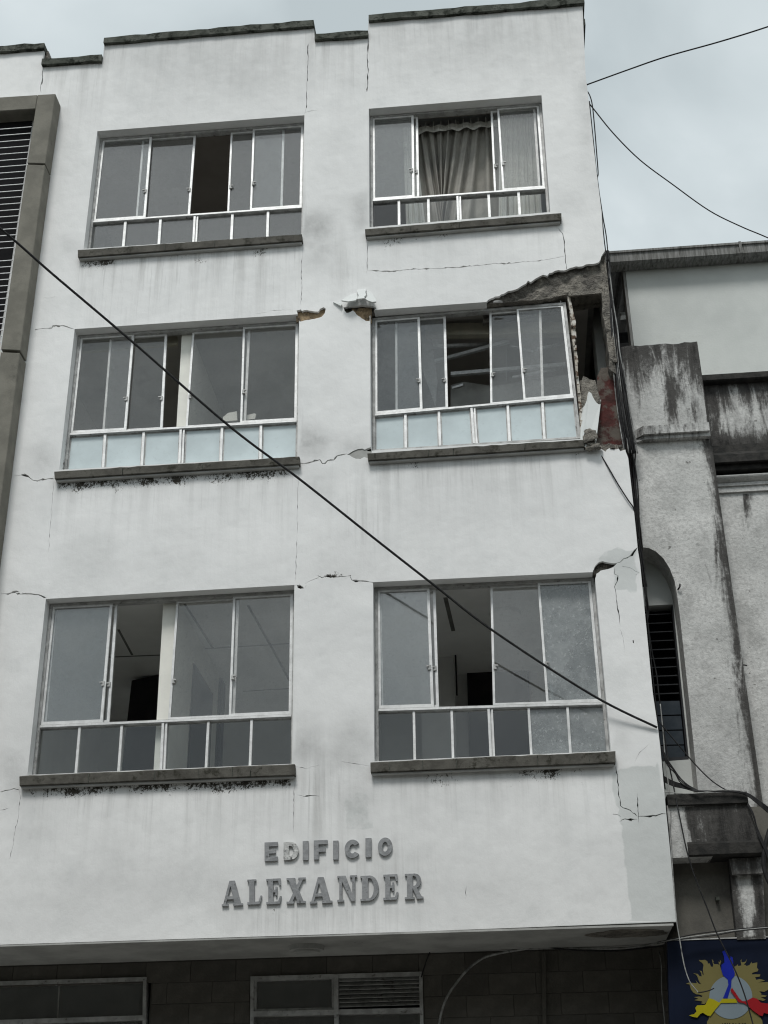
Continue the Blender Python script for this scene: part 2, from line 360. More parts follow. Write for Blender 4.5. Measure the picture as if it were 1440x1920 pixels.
M['roomd'] = simple('dim interior wall', (0.20, 0.195, 0.185), (0.13, 0.128, 0.12), 0.9, 3, 0.2, 20)
M['brown'] = simple('brown interior wall', (0.30, 0.27, 0.24), (0.26, 0.235, 0.21), 0.9, 3)
M['ceil'] = simple('interior ceiling', (0.82, 0.82, 0.80), (0.76, 0.76, 0.74), 0.9, 3, 0.1, 20)
M['post'] = simple('cream partition', (0.84, 0.83, 0.76), (0.78, 0.77, 0.71), 0.85, 5, 0.1, 20)
M['door'] = simple('dark door', (0.035, 0.033, 0.035), (0.025, 0.024, 0.026), 0.5, 5)
M['cream'] = simple('cream painted beam', (0.50, 0.47, 0.38), (0.42, 0.40, 0.33), 0.8, 6, 0.2, 30)
M['curtain'] = simple('beige curtain', (0.36, 0.345, 0.31), (0.28, 0.27, 0.245), 0.95, 4, 0.3, 200)
M['sheer'] = simple('white curtain', (0.82, 0.82, 0.78), (0.74, 0.74, 0.70), 0.95, 4, 0.2, 200)
M['letter'] = simple('grey painted metal letter', (0.29, 0.295, 0.30), (0.22, 0.225, 0.23), 0.55, 18, 0.3, 60, metal=0.25, dirt=(0.10, 0.10, 0.10), dlo=0.55, dhi=0.7, dscale=22)
M['letterw'] = simple('worn metal letter', (0.62, 0.62, 0.60), (0.40, 0.40, 0.39), 0.45, 30, 0.4, 50, metal=0.5, dirt=(0.12, 0.12, 0.12), dlo=0.52, dhi=0.6, dscale=24)
M['cable'] = simple('black rubber cable', (0.016, 0.016, 0.017), (0.03, 0.03, 0.03), 0.55, 20)
M['cableg'] = simple('grey cable', (0.35, 0.35, 0.34), (0.22, 0.22, 0.21), 0.6, 20, dirt=(0.08, 0.08, 0.08), dlo=0.5, dhi=0.65)
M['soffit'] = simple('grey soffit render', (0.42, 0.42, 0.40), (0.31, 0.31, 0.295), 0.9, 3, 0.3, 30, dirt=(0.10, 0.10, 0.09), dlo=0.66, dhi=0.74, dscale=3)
M['tile'] = simple('dark stone cladding tile', (0.11, 0.103, 0.09), (0.085, 0.08, 0.07), 0.7, 6, 0.25, 50, var=0.13)
M['grout'] = simple('cladding joint', (0.08, 0.075, 0.066), (0.065, 0.061, 0.054), 0.9, 6)
M['pale'] = simple('pale green grey painted wall', (0.62, 0.64, 0.615), (0.54, 0.56, 0.54), 0.9, 1.1, 0.2, 40, dirt=(0.44, 0.45, 0.43), dlo=0.58, dhi=0.85, dscale=1.6)
M['gutter'] = simple('grimy metal gutter', (0.26, 0.26, 0.25), (0.15, 0.15, 0.142), 0.7, 10, 0.2, 40, stretch=(4, 1, 0.4), dirt=(0.07, 0.07, 0.062), dlo=0.5, dhi=0.7, dscale=6)
M['roofing'] = simple('dark corrugated roofing', (0.05, 0.05, 0.05), (0.08, 0.08, 0.078), 0.8, 10)
M['ink'] = simple('black weathered cornice', (0.045, 0.043, 0.04), (0.025, 0.025, 0.024), 0.95, 12, 0.8, 40, dirt=(0.18, 0.18, 0.17), dlo=0.66, dhi=0.74, dscale=16)
M['floor'] = simple('pale floor tiles', (0.5, 0.48, 0.44), (0.45, 0.43, 0.40), 0.6, 3)
M['under'] = simple('dirty shade-toned render under the hood', (0.15, 0.143, 0.125), (0.10, 0.095, 0.085), 0.92, 3, 0.4, 40, dirt=(0.05, 0.047, 0.04), dlo=0.58, dhi=0.75, dscale=4)  # brownish stain plus the hood's shade, both put into the colour
M['black'] = simple('dark void', (0.012, 0.012, 0.013), None, 0.9, 5)
M['slat'] = simple('dark louvre slat', (0.045, 0.047, 0.05), (0.03, 0.031, 0.033), 0.4, 10)
M['slatblue'] = simple('blue grey louvre pane', (0.035, 0.045, 0.055), (0.05, 0.06, 0.07), 0.3, 10, dirt=(0.25, 0.25, 0.24), dlo=0.68, dhi=0.72, dscale=12)
M['slatw'] = simple('white metal louvre blade', (0.66, 0.67, 0.67), (0.50, 0.51, 0.51), 0.5, 20, dirt=(0.28, 0.28, 0.27), dlo=0.6, dhi=0.75, dscale=20)
M['navy'] = simple('navy sign panel', (0.006, 0.010, 0.024), (0.005, 0.008, 0.019), 0.45, 3)
M['gold'] = simple('old gold print', (0.15, 0.13, 0.05), None, 0.5, 5)
M['silver'] = simple('grey print', (0.17, 0.21, 0.235), None, 0.5, 5)
M['blue'] = simple('blue print', (0.008, 0.018, 0.25), None, 0.5, 5)
M['yellow'] = simple('yellow print', (0.32, 0.28, 0.008), None, 0.5, 5)
M['redp'] = simple('red print', (0.25, 0.01, 0.014), None, 0.5, 5)
M['asphalt'] = simple('asphalt', (0.05, 0.05, 0.05), (0.06, 0.06, 0.058), 0.9, 5, 0.4, 60)
M['paving'] = simple('concrete paving', (0.28, 0.275, 0.26), (0.22, 0.215, 0.205), 0.9, 3, 0.3, 40)
# ================================================================== setting: street and pavement
mb = MB(); mb.box(-400, 400, -400, -5.2, -0.5, 0.0); tag(mb.build('street', M['asphalt']), kind='structure')
mb = MB(); mb.box(-400, 400, -5.2, 400, -0.5, 0.13); tag(mb.build('pavement', M['paving']), kind='structure')
# unseen row added behind the camera to dim the lower wall and panes
mb = MB(); mb.box(-40, 40, -24, -13.4, 0.0, 9.3)
for i in range(-9, 10):
    for z in (1.0, 4.2, 7.3): mb.box(i*4-0.9, i*4+0.9, -13.42, -13.36, z, z+1.6)
tag(mb.build('unseen_shading_row', M['block']), kind='structure')
# ================================================================== the white building
B = empty('apartment_building', (-1.5, 2.0, 0.13), 'white four storey apartment building with cracked plaster, six windows and a collapsed upper right corner', 'building')
OUT = [(-250,1781),(0,1772),(640,1752),(1268,1728),(1257,1600),(1249,1522),(1238,1400),(1233,1360),(1224,1300),(1200,1055),(1196,1031),(1188,951),(1178,859),(1173,846),(1137,475),(1132,465),(1128,397),(1120,334),(1113,275),(1104,190),(1098,140),(1095,75),(1092,3),(691,33),(690,66),(590,72),(588,43),(196,76),(193,110),(80,118),(84,86),(-250,104)]
out_m = [xz(a, b) for a, b in OUT]
WIN = {
 'tl': dict(o=[(182.5,246),(570.8,216),(566.6,440),(156.7,466.5)], tr=((171.7,416.7),(566.6,389)),
   s=[('f',None,((282.5,256.7),(270.8,405))),('r',((269,263),(257,402)),((365,253),(354,399))),('r',((434.8,247),(428.5,393)),((531.4,241.5),(527.8,380.6))),('f',((476.3,242.4),(471,389.6)),None)],
   m=[((235,414),(230.8,461.7)),((300.8,409),(297.5,456.7)),((367.6,405),(365,452.5),9),((435.7,399.5),(433.5,447.4)),((502.5,394),(501,442.9))],
   sill=[(146,468.3),(565.5,438),(567,451),(146,482)]),
 'tr': dict(o=[(691.4,203.8),(1015.3,178.5),(1032,397.5),(692.4,426)], tr=((694.6,377),(1026.3,353)),
   s=[('f',None,((773.3,216.7),(775,366.9))),('r',((702,228),(703,367)),((781.4,218.9),(783.8,366.9))),('r',((922,208),(928.5,356)),((1001.5,204.3),(1010.6,343.5))),('f',((934.4,204.3),(944.3,354.5)),None)],
   m=[((747.8,375.6),(748.3,423)),((802.8,371.3),(804,418)),((860,367),(861.6,414.3),9),((916,363.2),(918.3,409.2)),((972,358),(974.8,404.8))],
   sill=[(684.4,428.9),(1052.5,399),(1052.8,412),(685,441.5)]),
 'ml': dict(o=[(139.9,617),(561,589),(557.4,856.2),(111.2,880.8)], tr=((129.2,815),(557.4,789.8)),
   s=[('f',None,((249.2,626.4),(234.6,801.8))),('r',((208,635),(195,798.3)),((311,625.6),(302.5,797.5))),('r',((363,622.4),(350.7,794)),((467,618.8),(459,784.9))),('f',((458,610.6),(452.7,790.3)),None)],
   m=[((196.8,813.8),(192.8,876.5)),((269.3,808.6),(265.4,872.2)),((341.7,804.7),(339,868),10),((416.2,800.2),(413.5,862.5)),((489.2,795.7),(488,858))],
   sill=[(102,883.4),(561,855.5),(562,869.5),(102.6,898)]),
 'mr': dict(o=[(694,581.7),(1060,554),(1090,823),(695,845)], tr=((699,779),(1080,744.5)), fr=[(697.5,596),(1061,566),(1090,822),(697.5,847)],
   s=[('f',None,((784.7,591.7),(789.7,765))),('r',((743.3,600),(744,763)),((833.3,590),(837.5,760))),('r',((920,583),(921.7,752.5)),((1012.5,580),(1017,737.5))),('f',((970.8,577.5),(983.8,746.7)),None)],
   m=[((760,776.7),(760.8,842.5)),((822.8,770.8),(825.3,838.3)),((886.7,765),(891.7,835),10),((952,760),(955.8,830.8)),((1017,754),(1021.3,826.7))],
   sill=[(688.7,849),(1096.7,823.3),(1097,837.5),(690,863)]),
 'll': dict(o=[(86,1123),(552,1096.7),(547.3,1432),(51.4,1453)], tr=((72.7,1363),(547,1342)),
   s=[('f',None,((208.3,1132.7),(190,1350.5))),('r',((104.7,1145.5),(86,1348.4)),((218,1133.8),(202.5,1349.5))),('r',((333.3,1129),(318,1344.6)),((446,1128),(438,1332))),('f',((439.6,1121.7),(431.7,1339.4)),None)],
   m=[((149,1363.3),(141.5,1451)),((228,1359),(221.8,1446.6)),((308.7,1354.8),(304.5,1444.5),11),((390.4,1353),(385.8,1440.4)),((471.7,1347.7),(468.3,1437.3))],
   sill=[(36.4,1454.7),(552,1432),(553,1453),(36.4,1473)]),
 'lr': dict(o=[(699.4,1091.5),(1114.6,1072.5),(1145.8,1408),(701.5,1427.3)], tr=((707.7,1332),(1134.4,1319.4)),
   s=[('f',None,((802.5,1103.3),(810.8,1323))),('r',((713.3,1115.8),(717,1318)),((814,1107.5),(820.2,1322))),('r',((921.9,1097.5),(927,1319.4)),((1027,1101.7),(1034.4,1303.8))),('f',((1010.4,1092.3),(1027,1316)),None)],
   m=[((775.8,1334.6),(777.5,1424)),((846.7,1332),(849.4,1421)),((919,1328),(923.3,1418),11),((991.3,1328.8),(996.3,1415)),((1064,1325.6),(1069.8,1412))],
   sill=[(694.6,1428.8),(1153.8,1408.3),(1154,1430),(695,1448)]),
}
CRACKS = [([(82,122),(79,140),(80,150),(76,160),(77,174)],1.9),([(578,82),(577,110),(576,150),(575,180),(574,205),(571,214)],1.3),
 ([(571,212),(583,208),(597,206)],1.0),([(690,70),(689,110),(690,140),(688,172)],1.7),([(567,462),(565,500),(566,540),(564,572)],1.0),
 ([(690,452),(688,470),(689,498),(687,512)],1.1),([(690,507),(730,509),(770,505),(800,504),(830,503),(860,501),(880,499),(930,494),(950,494),(980,491),(1010,489),(1030,486),(1058,480)],1.5),
 ([(1046,428),(1055,438),(1058,452),(1059,470),(1061,492),(1063,507)],2.0),
 ([(66,618),(80,616),(97,616),(99,611),(112,610),(125,612),(139,617)],2.4),([(93,617),(94,613),(105,612),(120,611)],2.0),
 ([(80,558),(95,559),(104,556)],0.9),
 ([(26,892),(40,890),(46,891),(53,893),(61,900),(70,902),(80,899),(92,898),(103,898)],2.0),
 ([(3,1114),(15,1114),(26,1110),(36,1109)],3.0),([(32,1114),(45,1113),(58,1114),(72,1115),(87,1121)],3.0),
 ([(562,868),(572,869),(585,865),(600,862),(604,869),(609,869),(614,864),(625,862),(632,854),(641,852),(650,851)],3.6),
 ([(549,1097),(558,1097)],2.0),([(569,1103),(572,1102),(575,1097)],1.6),([(573,1094),(583,1088),(590,1085),(597,1083)],1.4),
 ([(596,1079),(604,1083),(615,1080),(628,1082),(640,1080),(650,1081),(658,1079)],2.6),([(656,1081),(660,1087),(667,1089),(680,1089),(688,1090),(699,1092)],2.6),
 ([(1154,1056),(1163,1053),(1170,1048),(1176,1046),(1185,1040),(1191,1031),(1196,1026)],2.6),
 ([(1152,1064),(1153,1077),(1159,1079),(1157,1090),(1152,1100),(1155,1112),(1157,1140),(1160,1150),(1163,1173)],1.6),
 ([(1165,1061),(1180,1064),(1190,1070),(1199,1074)],1.3),([(1192,1077),(1201,1075)],1.5),([(1163,1180),(1168,1195),(1171,1222)],0.9),
 ([(1155,1437),(1158,1460),(1160,1488),(1164,1510),(1168,1514),(1182,1520),(1194,1530)],1.9),([(1195,1488),(1196,1510),(1197,1542)],1.5),
 ([(1164,1538),(1172,1535),(1182,1537),(1195,1536)],2.6),([(1196,1531),(1212,1531),(1230,1529),(1240,1526),(1249,1526)],2.6),([(1150,1526),(1158,1527),(1164,1531)],1.5),
 ([(560,872),(558,930),(557,1010),(554,1090)],0.9),([(552,1458),(551,1500),(550,1560)],1.1),([(101,903),(98,935),(97,965),(93,1000),(91,1035)],1.1),
 ([(556,1491),(570,1493),(585,1492),(599,1493)],1.5),([(36,1480),(38,1497),(33,1540),(27,1560),(24,1590),(18,1610)],1.1),([(0,1486),(12,1482),(25,1479),(36,1481)],2.0),
 ([(0,1519),(8,1518),(16,1515)],1.8),([(874,1662),(873,1686)],1.0),([(555,1436),(572,1441),(585,1438),(600,1434)],0.9),([(640,1428),(665,1432),(694,1436)],1.0),
 ([(1218,1395),(1200,1410),(1190,1428)],0.8),([(505,583),(520,582),(546,580)],1.0),([(480,588),(505,584)],0.8),([(1136,470),(1138,480)],1)]
SPALL = [[(557,1097),(562,1096),(568,1100),(570,1103),(563,1104),(558,1102)],
 [(556,582),(564,580),(566,583),(575,581),(585,583),(597,584),(600,579),(607,576),(611,579),(609,587),(603,594),(590,598),(575,600),(562,603),(559,597),(558,590)],
 [(644,576),(660,574),(680,572),(700,574),(706,578),(694,586),(693,602),(686,602),(675,594),(668,589),(662,582),(650,587),(646,582)],
 [(650,852),(658,848),(666,844),(671,842),(679,841),(684,843),(690,840),(696,838),(697,848),(689,859),(683,857),(676,860),(667,860),(660,857),(655,853)],
 [(1111,1071),(1115,1062),(1123,1054),(1130,1052),(1142,1055),(1157,1056),(1150,1063),(1140,1067),(1126,1070),(1118,1076),(1116,1088),(1113,1078)],
 [(40,889),(47,888),(54,892),(53,895),(47,892),(41,892)], [(1186,1201),(1188,1200),(1189,1205),(1187,1206)],[(30,1112),(36,1111),(38,1114),(32,1115)]]
DAMAGE = [(912,566),(925,558),(944,551),(958,545),(975,538),(986,532),(990,526),(995,529),(1003,523),(1010,519),(1018,515),(1026,517),(1030,512),(1040,508),(1052,507),(1062,506),(1075,501),(1085,500),(1098,496),(1110,495),(1122,492),(1127,481),(1133,472),(1145,460),(1200,700),(1180,845),(1172,843),(1163,846),(1160,841),(1150,843),(1143,840),(1135,847),(1128,842),(1120,842),(1110,838),(1098,838),(1092,826),(1085,800),(1050,560)]
win_m = {k: [xz(a, b) for a, b in w['o']] for k, w in WIN.items()}
win_m['mr'] = [xz(a, b) for a, b in [(694,581.7),(914,566),(1050,556),(1092,826),(1090,823),(695,845)]]
holes = list(win_m.values()) + [[xz(a, b) for a, b in rag(DAMAGE, 5, 1.5, 4)]] + [[xz(a, b) for a, b in h] for h in [rag(h_, 4, 0.8, 6) for h_ in SPALL]] + [crackpoly(c, w*0.85 if w > 1.25 else w*0.5) for c, w in CRACKS]
winsegs = [(Vector(q[i]), Vector(q[(i+1) % len(q)])) for k, q in win_m.items() for i in range(len(q)) if not (k == 'mr' and i in (1, 2))]
def reveal_depth(mid):
    p_ = Vector((float(mid[0]), float(mid[1])))
    for a, b in winsegs:
        ab = b-a; t_ = max(0, min(1, (p_-a).dot(ab)/ab.dot(ab)))
        if (p_-a-ab*t_).length < 1e-3: return 0.13
    return 0.032
mb = MB(); A = sheet(mb, [out_m], holes, 0.0, None, grid=0.06, deep=reveal_depth)
wall = mb.build('plaster_wall', M['plaster'], B)
def gauss(X, Y, lst):
    r = np.zeros(len(X))
    for cx, cy, rx, ry, a in lst: r = np.maximum(r, a*np.exp(-(((X-cx)/rx)**2+((Y-cy)/ry)**2)))
    return r
SILLB = [(w['sill'][3], w['sill'][2], k) for k, w in WIN.items()]
def px_of(V):
    d = V - CAM; w = d @ CF
    return 720+FPX*(d @ CR)/w, 960-FPX*(d @ CU)/w
def paint(o, fn):
    me = o.data; n = len(me.vertices); a = np.zeros(n*3); me.vertices.foreach_get('co', a); a = a.reshape(-1, 3) + np.array(root_loc(o))
    X, Y = px_of(a); c = np.clip(np.array(fn(X, Y, a)).T, 0, 1)
    at_ = me.color_attributes.new('stain', 'FLOAT_COLOR', 'POINT'); at_.data.foreach_set('color', c.astype(np.float32).ravel())
def wall_stain_shade(X, Y, V):
    sm = gauss(X, Y, [(590,425,42,26,.9),(603,455,36,55,.5),(676,400,24,36,.6),(583,828,34,30,.9),(660,835,40,20,.45),(572,1390,34,44,.62),(664,1385,44,40,.5),(640,1418,60,26,.45),(625,330,60,60,.16),(630,740,60,70,.12),(600,910,30,40,.3),(670,1500,40,40,.35),(860,120,240,60,.12),
        (30,1440,26,34,.55),(78,860,28,26,.45),(1075,385,30,28,.35),(1165,1385,20,25,.3),(1120,330,14,50,.3),(130,460,20,20,.25),(1100,200,16,160,.3),(640,300,60,120,.12),(625,1060,60,40,.15),
        (1150,1052,46,14,.25),(400,120,260,75,.34),(640,110,60,60,.25),(870,80,240,75,.34),(150,180,60,60,.2),(600,1670,900,75,.26),(60,1500,60,200,.2),(1230,1600,60,120,.2),(800,930,120,60,.08)])  # the broad bottom band paints in the dimmer light low on the wall
    mo = np.zeros(len(X)); st = np.zeros(len(X))
    for (bl, br, k) in SILLB:
        t_ = (X-bl[0])/(br[0]-bl[0]); line = bl[1]+(br[1]-bl[1])*t_; d = Y-line
        dens = {'tl':(.75,.55,0),'tr':(.55,.1,1),'ml':(1.0,.95,0),'mr':(.35,.2,1),'ll':(1.0,.9,0),'lr':(.85,.2,1)}[k]
        e_ = np.clip((t_+.01)*40, 0, 1)*np.clip((1.0-t_)*40, 0, 1)
        am = dens[0] + (dens[1]-dens[0])*np.clip(t_, 0, 1)
        if k in ('tr',): am = .85*np.exp(-((t_-.17)/.15)**2) + .6*np.exp(-((t_-.42)/.06)**2)
        if k == 'mr': am = .7*np.exp(-((t_-.21)/.06)**2)+.6*np.exp(-((t_-.97)/.05)**2)+.3*np.exp(-((t_-.06)/.05)**2)
        if k == 'lr': am = .9*np.exp(-((t_-.29)/.13)**2)+1.0*np.exp(-((t_-.70)/.16)**2)+.5*np.exp(-((t_-.97)/.04)**2)
        if k == 'tl': am = .9*np.exp(-((t_-.1)/.1)**2)+.7*np.exp(-((t_-.5)/.25)**2)+.6*np.exp(-((t_-.85)/.15)**2)
        mo = np.maximum(mo, am*e_*np.exp(-(np.maximum(0, d-14)/19)**2)*(d > -5))
        st = np.maximum(st, e_*np.clip(d/8, 0, 1)*np.exp(-np.maximum(0, d)/75)*{'tl':.8,'tr':.2,'ml':.45,'mr':.5,'ll':.5,'lr':.35}[k])
        sm = np.maximum(sm, e_*np.exp(-((d-12)/13)**2)*.36)
    # run-off below copings, joints and letters
    for xa, xb, y0_, y1_, a_ in [(80,192,116,116,.5),(196,588,80,47,.35),(590,690,72,66,.5),(691,1093,40,8,.35)]:
        ln = y0_+(y1_-y0_)*(X-xa)/(xb-xa); inx = (X > xa-2)*(X < xb+2); dd = Y-ln
        st = np.maximum(st, inx*a_*np.exp(-np.maximum(0, dd)/70)*(dd > -8)); sm = np.maximum(sm, inx*(dd > -8)*np.exp(-np.maximum(0, dd)/9)*.55)
    st = np.maximum(st, gauss(X, Y, [(600,1500,60,90,.6),(700,1620,120,60,.35),(600,1720,160,40,.5),(690,950,60,90,.35),(640,500,40,70,.3)]))
    mo = np.maximum(mo, gauss(X, Y, [(500,1612,14,10,.75),(508,1600,16,10,.5),(512,1702,18,10,.85),(580,1700,16,8,.6),(640,1696,16,8,.6),(735,1690,18,10,.75),(770,1686,14,8,.5),(722,1606,12,8,.6),(575,1085,10,8,.5),(625,1080,28,8,.8),(680,1090,14,8,.6),(55,1112,26,7,.8),(115,613,20,6,.6),(1180,1540,22,7,.7)]))
    P = np.c_[X, Y]
    pa = np.zeros(len(X))
    for poly, a_ in [([(1157,1442),(1175,1440),(1200,1433),(1228,1430),(1232,1442),(1245,1444),(1275,1740),(1188,1735),(1178,1680),(1166,1610),(1160,1535),(1150,1490),(1146,1455)],.75),
        ([(1118,1040),(1140,1028),(1170,1024),(1196,1030),(1200,1074),(1205,1112),(1175,1115),(1150,1108),(1150,1066),(1120,1053)],.62),([(635,1485),(700,1480),(705,1560),(640,1560)],.47)]:
        ins = inside(P, poly); dist = seg_dist(P, poly); pa = np.maximum(pa, np.where(ins, a_*np.clip(.65+dist/18, 0, 1), 0))
    return sm, mo, st, pa
paint(wall, wall_stain_shade)
# rough masonry behind the plaster
core_holes = []
for k, q in win_m.items():
    c = sum((Vector(p) for p in q), Vector((0, 0)))/len(q)
    core_holes.append([tuple(Vector(p)+(Vector(p)-c).normalized()*0.012) for p in q])
core_holes.append([xz(a, b, 0.05) for a, b in rag([(900,582),(925,576),(960,572),(1000,563),(1040,556),(1063,552),(1090,551),(1127,548),(1128,556),(1133,600),(1139,640),(1145,672),(1170,690),(1185,850),(1172,856),(1130,870),(1095,850),(1060,820)], 7, 2.2, 9)])
out_c = [xz(a, b, 0.03) for a, b in [(-250,1776),(0,1768),(640,1748),(1262,1724),(1250,1600),(1232,1400),(1218,1300),(1194,1055),(1182,951),(1168,859),(1160,700),(1148,600),(1136,500),(1128,465),(1123,397),(1115,334),(1098,190),(1090,75),(1086,12),(697,41),(694,74),(584,80),(582,51),(202,84),(199,117),(86,125),(90,93),(-250,111)]]
def jag(A_):
    return np.array([0.034*noise.noise(Vector((p[0]*9, 1.3, p[1]*9))) + 0.024*noise.noise(Vector((p[0]*28, 4.3, p[1]*28))) for p in A_])+0.026
mb = MB(); sheet(mb, [out_c], core_holes, 0.034, None, grid=0.045, deep=lambda m_: 0.24, jag=jag)
mb.build('masonry_core', M['core'], B)
# exposed slabs of brick in the small spalls, and the lifted plaster flakes over the middle pier
mb = MB(); mb.pquad([(555,585),(612,577),(612,600),(556,604)], 0.036, 0.05)
mb.build('brick_patch', M['brick'], B)
mb = MB(); mb.pquad([(660,578),(697,576),(697,606),(660,604)], 0.036, 0.05); mb.build('brick_patch', M['brick'], B)
mb = MB(); mb.poly([xz(a, b) for a, b in [(652,853),(668,843),(680,841),(690,845),(697,846),(690,858),(678,858),(666,859),(657,855)]], 0.008, 0.03)
mb.build('shifted_plaster_patch', M['soffit'], B)
def flake(q, out, name='plaster_flake'):   # q: px polygon, tilted out of the wall at its lower edge
    P3 = [at(a, b, 0.0) for a, b in q]; zt = max(p_.z for p_ in P3); zb = min(p_.z for p_ in P3); n = len(q)
    vs = []
    for dy in (0.0, 0.022):
        for p_ in P3:
            k = (zt-p_.z)/(zt-zb); vs.append((p_.x, -0.004-out*k+dy-0.012, p_.z))
    mb = MB(); mb.add(vs, [tuple(range(n))[::-1], tuple(range(n, 2*n))] + [(i, (i+1) % n, n+(i+1) % n, n+i) for i in range(n)])
    return mb.build(name, M['plaster'], B)
flake([(642,572),(650,563),(659,554),(669,551),(671,557),(672,565),(669,573),(655,576)], 0.085)
flake([(670,545),(687,544),(686,553),(688,561),(684,568),(687,571),(672,573),(674,562),(670,550)], 0.10)
flake([(689,546),(697,554),(706,568),(707,576),(700,577),(690,572),(686,567),(690,561),(688,553)], 0.085)
flake([(625,568),(636,569),(642,573),(640,577)], 0.02)
# ---- copings
def coping(a, b, h, y0=-0.045, y1=0.27, name='coping'):
    A_, B_ = xz(*a, y0), xz(*b, y0); hh = h*mpp(*a, y0)*1.12
    n = max(2, int((B_[0]-A_[0])/0.12)); vs = []; rnd = random.Random(int(a[0]))
    for i in range(n+1):
        t_ = i/n; x = A_[0]+(B_[0]-A_[0])*t_; z = A_[1]+(B_[1]-A_[1])*t_
        j = [rnd.uniform(-1, 1)*0.006 for _ in range(4)]
        vs += [(x, y0+j[0], z+j[1]), (x, y0+j[2], z-hh+j[3]), (x, y1, z-hh), (x, y1, z)]
    fs = [(0,1,2,3), tuple(4*n+i for i in (3,2,1,0))]
    for i in range(n):
        for k in range(4): fs.append((4*i+k, 4*(i+1)+k, 4*(i+1)+(k+1) % 4, 4*i+(k+1) % 4))
    mb = MB(); mb.add(vs, fs); return mb.build(name, M['coping'], B)
coping((-250,104),(83,79.5),12); coping((79,110),(191,102.5),12.5); coping((195,70),(588,37),12.5); coping((590,63.5),(690,56.5),12.5); coping((691,27),(1095,-5.5),13.5)
P0, P1 = at(1091,-4,-0.04), at(1091,8,-0.04)
mb = MB(); mb.box(P0.x-0.02, P0.x+0.045, 0.272, 4.5, P1.z, P0.z); mb.build('coping', M['coping'], B)
# side and back of the upper block, soffit of the overhang
edge = [(1262,1724),(1232,1400),(1194,1055),(1168,862)]
mb = MB(); mb.pquad([(1150,1440),(1175,862),(1168,862),(1262,1724)][1:2]+[(1168,862),(1262,1724),(1190,1727)], 0.245, 6.0) if False else None
def sidewall(zs, x_of):
    vs = []
    for z, x in zip(zs, x_of): vs += [(x, 0.245, z), (x-0.16, 0.245, z), (x-0.16, 6, z), (x, 6, z)]
    n = len(zs)-1; fs = [(0,1,2,3), tuple(4*n+i for i in (3,2,1,0))]
    for i in range(n):
        for k in range(4): fs.append((4*i+k, 4*(i+1)+k, 4*(i+1)+(k+1) % 4, 4*i+(k+1) % 4))
    mb = MB(); mb.add(vs, fs); return mb.build('side_wall', M['core'], B)
e1 = [at(1262,1722), at(1232,1400), at(1194,1055), at(1170,862)]
sidewall([p_.z for p_ in e1], [p_.x-0.01 for p_ in e1])
e2 = [at(1133,475), at(1123,397), at(1098,190), at(1088,16)]
sidewall([p_.z for p_ in e2], [p_.x-0.02 for p_ in e2])
ZS = at(640,1752).z
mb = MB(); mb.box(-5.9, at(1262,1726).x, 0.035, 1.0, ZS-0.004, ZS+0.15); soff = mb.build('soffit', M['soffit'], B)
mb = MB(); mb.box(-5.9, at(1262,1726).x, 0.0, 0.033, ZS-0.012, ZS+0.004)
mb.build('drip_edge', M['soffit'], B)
mb = MB(); rnd = random.Random(5)   # blown render at the right end of the soffit
cx, cy = at(1175,1755,0.35).x, 0.33; pts = []
for i in range(22):
    g_ = 2*math.pi*i/22; pts.append((cx+0.33*math.cos(g_)*rnd.uniform(.85,1.1), cy+0.17*math.sin(g_)*rnd.uniform(.8,1.15)))
mb.add([(x, y, ZS-0.010) for x, y in pts]+[(x, y, ZS-0.002) for x, y in pts], [tuple(range(22)), tuple(range(22, 44))[::-1]]+[(i, (i+1) % 22, 22+(i+1) % 22, 22+i) for i in range(22)])
mb.build('blown_render', M['core'], B)
mb = MB(); c = at(575,1772,0.45)     # round soffit lamp
for k, (r0, z0, z1) in enumerate([(0.15, -0.045, -0.004), (0.11, -0.06, -0.045)]):
    n = 20; vs = [(c.x+r0*math.cos(2*math.pi*i/n), 0.45+r0*math.sin(2*math.pi*i/n), ZS+z) for z in (z0, z1) for i in range(n)]
    mb.add(vs, [tuple(range(n))[::-1], tuple(range(n, 2*n))]+[(i, (i+1) % n, n+(i+1) % n, n+i) for i in range(n)])
lamp = mb.build('ceiling_lamp', M['soffit']); tag(lamp, 'round unlit disc lamp fixed under the overhang of the white building', 'lamp')
# ---- sills
for k, w in WIN.items():
    q = [xz(a, b, -0.065) for a, b in w['sill']]; n = 26; rnd = random.Random(hash(k) % 99 if False else len(k)+ord(k[0])+ord(k[1])); vs = []
    for i in range(n+1):
        t_ = i/n; T = Vector(q[0]).lerp(Vector(q[1]), t_); Bt = Vector(q[3]).lerp(Vector(q[2]), t_); j = [rnd.uniform(-1, 1)*0.0035 for _ in range(4)]
        vs += [(T.x, -0.058+j[0], T.y+j[1]), (T.x, -0.066+j[2], T.y-0.009), (Bt.x, -0.066+j[2], Bt.y+0.004), (Bt.x, -0.058, Bt.y+j[3]), (Bt.x, 0.112, Bt.y), (T.x, 0.112, T.y+0.015)]
    fs = [tuple(range(6)), tuple(6*n+i for i in range(6))[::-1]]
    for i in range(n):
        for s_ in range(6): fs.append((6*i+s_, 6*(i+1)+s_, 6*(i+1)+(s_+1) % 6, 6*i+(s_+1) % 6))
    mb = MB(); mb.add(vs, fs); mb.build('sill', M['sill'], B)
    # plastered bed under the sill, light grey
    mb = MB(); mb.quadslab([(q[3][0]+0.01, q[3][1]-0.002), (q[2][0]-0.012, q[2][1]-0.002), (q[2][0]-0.012, q[2][1]-0.018), (q[3][0]+0.01, q[3][1]-0.018)], -0.045, -0.001)
    mb.build('sill_bed', M['soffit'], B)
